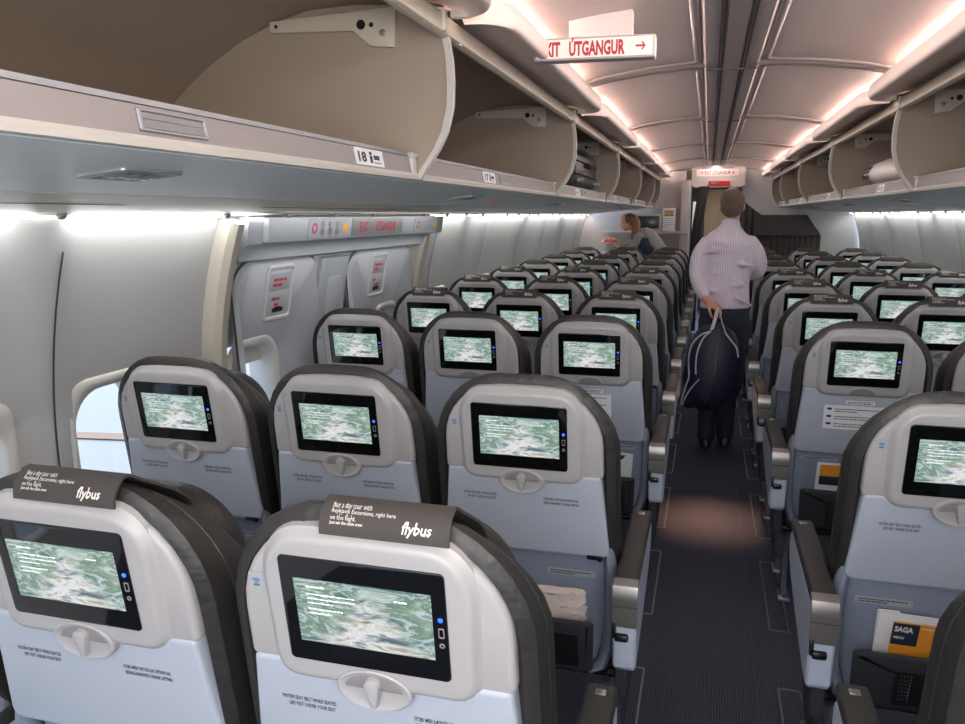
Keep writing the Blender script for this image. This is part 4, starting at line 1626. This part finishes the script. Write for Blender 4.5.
# left arm behind the back
limb(body, L5([(.43, MY - .0, 1.405, .045), (.370, MY - .03, 1.32, .045), (.358, MY - .06, 1.21, .042), (.385, MY - .13, 1.115, .036), (.425, MY - .19, 1.045, .027)]))
hand(body, (.425, MY - .19, 1.045), (.75, -.1, -.42), (.15, .35, -.9), .19, .62, -1)
# right arm, elbow out and forearm forward
limb(body, L5([(.685, MY, 1.41, .045), (.745, MY + .01, 1.34, .045), (.768, MY + .05, 1.25, .044), (.735, MY + .17, 1.20, .038), (.68, MY + .27, 1.21, .028)]))
hand(body, (.68, MY + .27, 1.21), (-.7, .6, .1), (-.2, -.2, -.9), .185, .5, 1)
for x0, x1, x2, y1, y2 in ((.475, .468, .468, .03, .0), (.635, .64, .602, .05, .075)):
    limb(body, L5([(x0, MY, .90, .082), (x0, MY + .01, .72, .076), (x1, MY + y1, .50, .056), (x2, MY + y1 * .6 + y2 * .5, .32, .052), (x2, MY + y2, .10, .036)]))
    limb(body, [(x2, MY + y2 - .03, .05, .034), (x2, MY + y2 + .07, .045, .036), (x2, MY + y2 + .16, .035, .030)])
man = thing('person', 'person walking up the aisle in striped shirt, dark bag held behind', 'person', (0, 0, 0), me=fuse(body, 'person', 'skin', .0055, 4))
sh = MB()
limb(sh, L5([(.553, MY, .985, .172, .118), (.552, MY, 1.06, .166, .116), (.552, MY, 1.17, .162, .116), (.556, MY + .01, 1.30, .180, .124), (.556, MY, 1.40, .186, .114), (.558, MY, 1.455, .150, .092), (.561, MY, 1.495, .100, .078), (.563, MY + .003, 1.53, .066, .066)]), 20)
limb(sh, L5([(.563, MY, 1.50, .070, .068), (.566, MY + .004, 1.555, .063, .066)]))
limb(sh, L5([(.425, MY, 1.415, .060), (.368, MY - .025, 1.33, .060), (.352, MY - .055, 1.22, .056), (.378, MY - .115, 1.135, .052), (.413, MY - .17, 1.07, .040)]))
limb(sh, L5([(.69, MY, 1.42, .060), (.748, MY + .01, 1.345, .058), (.772, MY + .05, 1.25, .056), (.738, MY + .17, 1.20, .050), (.70, MY + .235, 1.207, .038)]))
rr = random.Random(2)
for k in range(9):     # cloth folds
    z = 1.04 + .045 * k
    x = .46 + .2 * rr.random()
    limb(sh, [(x - .07, MY - .098, z + .03 * rr.uniform(-1, 1), .012), (x, MY - .104, z + .01, .016), (x + .08, MY - .094, z + .04 * rr.uniform(-1, 1), .010)])
so = obj('shirt', fuse(sh, 'shirt', 'shirt', .009, 5), man)
so['label'] = 'pale purple striped long-sleeved shirt'
yk = MB()
yk.tube([(.40, MY - .108, 1.395), (.48, MY - .124, 1.375), (.56, MY - .128, 1.37), (.64, MY - .124, 1.375), (.71, MY - .108, 1.395)], .003, 6)
obj('yoke_seam', yk.mesh('yoke_seam', M['shirt']), so)
tr = MB()
limb(tr, L5([(.553, MY, .99, .166, .114), (.553, MY, .93, .174, .122), (.553, MY, .86, .176, .122)]), 18)
for x0, x1, x2, y1, y2 in ((.470, .466, .468, .03, .0), (.637, .642, .602, .05, .075)):
    limb(tr, L5([(x0, MY, .90, .096, .108), (x0, MY + .01, .72, .092, .098), (x1, MY + y1, .50, .076), (x2, MY + y1 * .6 + y2 * .5, .32, .070), (x2, MY + y2, .10, .064, .07), (x2, MY + y2, .055, .062, .07)]))
obj('trousers', fuse(tr, 'trousers', 'trouser', .009, 4), man)['label'] = 'dark navy trousers'
for x2, y2 in ((.468, 0), (.602, .075)):
    s2 = MB()
    rings = []
    for y, w, h in ((-.085, .018, .045), (-.075, .036, .075), (-.03, .042, .10), (.04, .044, .085), (.12, .048, .06), (.18, .044, .048), (.215, .026, .035), (.225, .01, .02)):
        rings.append([(x2 + w * math.cos(a), MY + y2 + y, max(.002, h / 2 + h / 2 * math.sin(a))) for a in [2 * PI * q / 14 for q in range(14)]])
    s2.loft(rings)
    obj('shoe', s2.mesh('shoe', M['shoe'], 60), man)
hr = MB()
hr.ell((.568, MY - .012, 1.688), (.0835, .094, .082), 18, 12)
hr.ell((.568, MY - .042, 1.650), (.079, .066, .072), 16, 10)
hr.ell((.568, MY - .040, 1.615), (.056, .034, .026), 12, 8)
obj('hair', fuse(hr, 'hair', 'hair', .008, 3), man)['label'] = 'short grey-brown hair'

for o_ in [man] + list(man.children_recursive):
    for v_ in o_.data.vertices:
        v_.co.x = .556 + (v_.co.x - .556) * .945
# --- his bag: drooping navy holdall hung from two pale handles
t = thing('holdall', 'navy holdall with pale piping hanging from the walking person\'s hand', 'bag', (0, 0, 0))
by = MY - .26
bg = MB()
secs = [(.895, .045, .03, .515), (.865, .105, .05, .512), (.81, .140, .065, .504), (.72, .158, .085, .496), (.62, .164, .10, .490), (.53, .168, .105, .482), (.46, .155, .10, .462), (.40, .125, .09, .435), (.365, .085, .06, .415)]
limb(bg, L5([(cx, by, z, a, b) for z, a, b, cx in secs]), 20)
limb(bg, L5([(.42, by, .46, .09, .07), (.36, by, .40, .07, .065), (.345, by, .36, .05, .05)]))
limb(bg, L5([(.40, by + .01, .74, .05, .06), (.365, by, .62, .05, .06), (.36, by, .50, .06, .06)]))
bo = obj('bag_body', fuse(bg, 'bag_body', 'bag', .010, 5), t)
hd = MB()
hd.tube(smooth_path([(.470, by - .045, .845), (.488, by - .035, .92), (.502, by - .01, .985), (.510, by + .0, 1.0), (.518, by - .0, .985), (.535, by - .03, .92), (.560, by - .05, .85)]), .011, 8, flat=.4)
obj('handle', hd.mesh('handle', M['piping']), t)['label'] = 'pale handle loop'
pp = MB()
pp.tube(smooth_path([(.470, by - .055, .86), (.425, by - .066, .815), (.395, by - .080, .74), (.385, by - .092, .66), (.388, by - .098, .58)]), .006, 6)
pp.tube(smooth_path([(.470, by - .052, .86), (.405, by - .050, .83), (.352, by - .050, .76), (.338, by - .052, .66), (.345, by - .066, .56), (.33, by - .066, .50), (.305, by - .05, .40), (.302, by - .045, .36)]), .006, 6)
pp.tube(smooth_path([(.41, by - .102, .55), (.36, by - .086, .48), (.325, by - .074, .41), (.312, by - .06, .36)]), .0055, 6)
pp.tube(smooth_path([(.560, by - .055, .85), (.60, by - .066, .80), (.632, by - .072, .76), (.645, by - .074, .70)]), .006, 6)
obj('piping', pp.mesh('piping', M['piping']), t)['label'] = 'pale piping along the seams'
zp = MB().tube(smooth_path([(.515, by - .048, .88), (.512, by - .078, .76), (.505, by - .108, .6), (.495, by - .110, .45), (.47, by - .085, .35)]), .004, 6)
obj('zip', zp.mesh('zip', M['black']), t)

# --- woman bending at the front left
WY = 10.22
wb = MB()
limb(wb, L5([(-.12, WY, .88, .15, .11), (-.14, WY, 1.0, .135, .10), (-.22, WY, 1.15, .125, .10), (-.32, WY, 1.27, .14, .10), (-.41, WY - .01, 1.36, .12, .09)]), 16)
limb(wb, L5([(-.42, WY - .01, 1.37, .05), (-.49, WY - .02, 1.43, .045), (-.53, WY - .02, 1.47, .045)]))
head(wb, (-.575, WY - .02, 1.515), (-.9, -.25, -.35), (-.3, 0, 1), .92)
limb(wb, L5([(-.42, WY - .10, 1.34, .045), (-.47, WY - .14, 1.22, .040), (-.56, WY - .18, 1.16, .034), (-.66, WY - .2, 1.19, .026)]))
hand(wb, (-.66, WY - .2, 1.19), (-1, 0, .15), (0, .2, .9), .17, .6, 1)
limb(wb, L5([(-.40, WY + .10, 1.34, .045), (-.50, WY + .1, 1.24, .040), (-.62, WY + .02, 1.18, .034), (-.70, WY - .06, 1.19, .026)]))
hand(wb, (-.70, WY - .06, 1.19), (-1, -.3, .15), (0, .2, .9), .17, .6, -1)
for x in (-.19, -.05):
    limb(wb, L5([(x, WY, .88, .085), (x, WY + .01, .5, .056), (x, WY, .1, .038)]))
    limb(wb, [(x, WY + .03, .05, .034), (x, WY - .06, .045, .034), (x, WY - .14, .03, .026)])
wom = thing('person', 'person with auburn hair and grey cardigan bending over front left seats', 'person', (0, 0, 0), me=fuse(wb, 'person', 'skin', .007, 4))
cd = MB()
limb(cd, L5([(-.10, WY, .80, .175, .13), (-.13, WY, 1.0, .16, .125), (-.22, WY, 1.15, .145, .118), (-.32, WY, 1.27, .158, .118), (-.41, WY - .01, 1.355, .125, .10)]), 16)
limb(cd, L5([(-.42, WY - .10, 1.34, .058), (-.47, WY - .14, 1.22, .054), (-.56, WY - .18, 1.16, .047), (-.64, WY - .2, 1.185, .036)]))
limb(cd, L5([(-.40, WY + .10, 1.34, .058), (-.50, WY + .1, 1.24, .054), (-.62, WY + .02, 1.18, .047), (-.68, WY - .05, 1.19, .036)]))
obj('cardigan', fuse(cd, 'cardigan', 'cardigan', .011, 4), wom)
sk = MB()
for x in (-.19, -.05):
    limb(sk, L5([(x, WY, .86, .10), (x, WY + .01, .5, .07), (x, WY, .08, .055)]))
obj('trousers', fuse(sk, 'trousers', 'navycloth', .012, 3), wom)
hh = MB()
hh.ell((-.545, WY - .02, 1.545), (.088, .088, .078), 16, 10)
limb(hh, L5([(-.51, WY - .02, 1.55, .07), (-.465, WY - .05, 1.48, .06), (-.47, WY - .09, 1.39, .045), (-.50, WY - .11, 1.31, .028)]))
obj('hair', fuse(hh, 'hair', 'redhair', .009, 3), wom)['label'] = 'long auburn hair'
vest = MB()
limb(vest, L5([(-.36, WY - .115, 1.30, .07, .03), (-.34, WY - .125, 1.22, .075, .03), (-.27, WY - .125, 1.14, .07, .03)]))
obj('scarf', fuse(vest, 'scarf', 'navycloth', .010, 3), wom)

# flowered bundle she holds: a wrapped bouquet
t = thing('bouquet', 'pink and yellow bouquet held by the person bending at the front', 'bouquet', (-.76, WY - .16, 1.16))
P('wrapping', MB().tube([(0, 0, -.02), (0, 0, .02), (-.0, 0, .06)], [.05, .08, .10], 14), 'wframe', t)
rr = random.Random(6)
for k in range(26):
    a = k * 2.4
    q = math.sqrt((k + .5) / 26)
    mb = MB()
    c = (.10 * q * math.cos(a), .09 * q * math.sin(a), .105 + .04 * (1 - q * q))
    for p_ in range(5):
        b = 2 * PI * p_ / 5 + a
        mb.ell((c[0] + .013 * math.cos(b), c[1] + .013 * math.sin(b), c[2]), (.013, .013, .010), 8, 5)
    mb.ell((c[0], c[1], c[2] + .008), (.008, .008, .008), 8, 5)
    P('flower', mb, 'yellowpetal' if k % 4 == 1 else 'pinkpetal', t)

# ------------------------------------------------------------------ outside the windows
struct('ground_outside', MB().box((-22, 8, -2.9), (60, 70, .1)).mesh('ground_outside', M['apron']))
wg = thing('aircraft_wing', 'cream aircraft wing seen through the nearest left window', 'wing', (0, 0, 0))
mb = MB(lambda x, y, z: (x, y, z))
top = [(-1.95, .5), (-1.95, 12.5), (-7.0, 10.2), (-18, 5.2), (-18, 2.6), (-7, .8)]
mb.loft([[(x, y, -.62) for x, y in top], [(x, y, -.50 + .02 * -x * .3) for x, y in inset(top, .12)]])
P('wing_skin', mb, 'wing', wg)
mb = MB()
for q in range(2):
    a, b = (-2.2, 9.6 - 3.2 * q), (-16, 5.4 - 1.2 * q)
    z0, z1 = -.488 + .02 * 2.2 * .3, -.488 + .02 * 16 * .3
    mb.quad([(a[0], a[1] - .10, z0), (a[0], a[1] + .10, z0), (b[0], b[1] + .10, z1), (b[0], b[1] - .10, z1)])
P('walkway_line', mb, 'wingline', wg, 'orange line on the wing')
tb = thing('terminal_building', 'blue grey building far outside the nearest left window', 'building', (-30, 26, -2.85))
P('block', MB().box((0, 0, 2.2), (26, 6, 4.4), .1), 'terminal', tb)
mb = MB()
for k in range(10):
    mb.box((-11.3 + 2.5 * k, -3.02, 2.4), (1.6, .06, 1.4))
P('window_band', mb, 'monitor', tb)

# ------------------------------------------------------------------ light
world = bpy.data.worlds.new('sky')
scene.world = world
world.use_nodes = True
nt = world.node_tree
bg = nt.nodes['Background']
tc = nt.nodes.new('ShaderNodeTexCoord')
sp = nt.nodes.new('ShaderNodeSeparateXYZ')
nt.links.new(tc.outputs['Generated'], sp.inputs[0])
rp = nt.nodes.new('ShaderNodeValToRGB')
rp.color_ramp.elements[0].position = 0.0
rp.color_ramp.elements[0].color = (.90, .94, 1, 1)
rp.color_ramp.elements[1].position = .5
rp.color_ramp.elements[1].color = (.42, .62, .95, 1)
nt.links.new(sp.outputs['Z'], rp.inputs['Fac'])
nt.links.new(rp.outputs['Color'], bg.inputs['Color'])
bg.inputs['Strength'].default_value = 4.0

def area(name, loc, direction, sx, sy, power, col, spread=180):
    l = bpy.data.lights.new(name, 'AREA')
    l.shape = 'RECTANGLE'
    l.size, l.size_y = sx, sy
    l.energy = power
    l.color = col
    l.spread = math.radians(spread)
    o = bpy.data.objects.new(name, l)
    COL.objects.link(o)
    o.location = loc
    d = Vector(direction).normalized()
    up = Vector((0, 1, 0)) if abs(d.y) < .9 else Vector((0, 0, 1))
    z = -d
    y = (up - z * up.dot(z)).normalized()
    x = y.cross(z)
    o.rotation_euler = Matrix((x, y, z)).transposed().to_euler()
    return o
PINK = (1, .80, .74)
COOL = (.86, .93, 1)
for s in (-1, 1):
    for k in range(7):
        yc = -1.2 + 1.88 * k
        area('cove_light', (XC + s * .66, yc, 2.135), (-s * .7, 0, .35), .02, 1.7, 8.4, PINK)
        area('wall_wash', (XC + s * 1.655, yc, 1.596), (s * .18, 0, -1), .03, 1.75, 4.5, (1, .98, .94))
        area('underside_fill', (XC + s * 1.645, yc, 1.588), (-s * .55, 0, .83), .03, 1.75, 2.2, (.93, .97, 1))  # added fill aimed up from the wall top to brighten the bin undersides
        area('side_fill', (XC + s * .02, yc, 2.165), (s, 0, -.6), .04, 1.7, 3.2, (1, .93, .88), 110)  # added fill standing in for ceiling bounce into the bins
for k in range(7):
    area('ceiling_fill', (XC, -1.2 + 1.88 * k, 2.183), (0, 0, -1), .06, 1.6, 3.2, (1, .95, .92))  # soft downward fill added along the ceiling centre
area('aft_fill', (XC, -1.9, 1.75), (0, 1, -.22), 2.2, .7, 8, (.80, .90, 1))  # added fill behind the camera to light the seat backs
area('aft_bounce_fill', (XC, -1.0, 1.3), (0, .55, 1), 2.4, .9, 8, (1, .97, .93))  # upward fill added behind the camera in place of bounced light
area('bin_fill', (XC + .45, -.6, 1.72), (-.8, .6, .13), .5, 1.0, 30, (1, .95, .90))
area('bin_fill', (XC - .45, -.6, 1.72), (.8, .6, .13), .5, 1.0, 30, (1, .95, .90))
area('hatch_wash', (-1.10, 3.5, 1.468), (-.35, 0, -1), .03, 1.8, 1.6, (1, .98, .95))
area('header_fill', (-1.02, 3.5, 1.585), (-1, 0, -.35), .03, 1.9, 1.6, (1, .98, .95))  # added fill that brightens the face of the exit header
area('galley_fill', (.45, 12.2, 2.0), (0, .4, -1), .5, .5, 6, (1, .9, .75))  # unseen fill added to brighten the dim galley
area('aisle_sun_fill', (.50, 4.3, 2.0), (0, -.1, -1), .10, .10, 1.6, (1, .52, .30), 22)  # warm spot added in place of a sun patch on the aisle carpet
sun = bpy.data.lights.new('sun', 'SUN')
sun.energy = 4.0
sun.angle = .01
sun.color = (1, .94, .84)
so = bpy.data.objects.new('sun', sun)
COL.objects.link(so)
so.rotation_euler = Vector((.75, -.35, -.60)).to_track_quat('-Z', 'Y').to_euler()

# ------------------------------------------------------------------ camera
F = 778.87
yaw, pit, rol = math.radians(-16.0413), math.radians(-10.6358), math.radians(-.3285)
f = Vector((math.sin(yaw) * math.cos(pit), math.cos(yaw) * math.cos(pit), math.sin(pit)))
r = f.cross(Vector((0, 0, 1))).normalized()
u = r.cross(f)
r2 = r * math.cos(rol) + u * math.sin(rol)
u2 = -r * math.sin(rol) + u * math.cos(rol)
cam = bpy.data.cameras.new('camera')
cam.sensor_width = 36
cam.lens = F / 965 * 36
cam.clip_start = .05
co = bpy.data.objects.new('camera', cam)
COL.objects.link(co)
mw = Matrix((r2, u2, -f)).transposed().to_4x4()
mw.translation = Vector((.4266, 0, 1.6))
co.matrix_world = mw
scene.camera = co
scene.view_settings.view_transform = 'Standard'
scene.view_settings.look = 'None'
scene.view_settings.exposure = -0.12
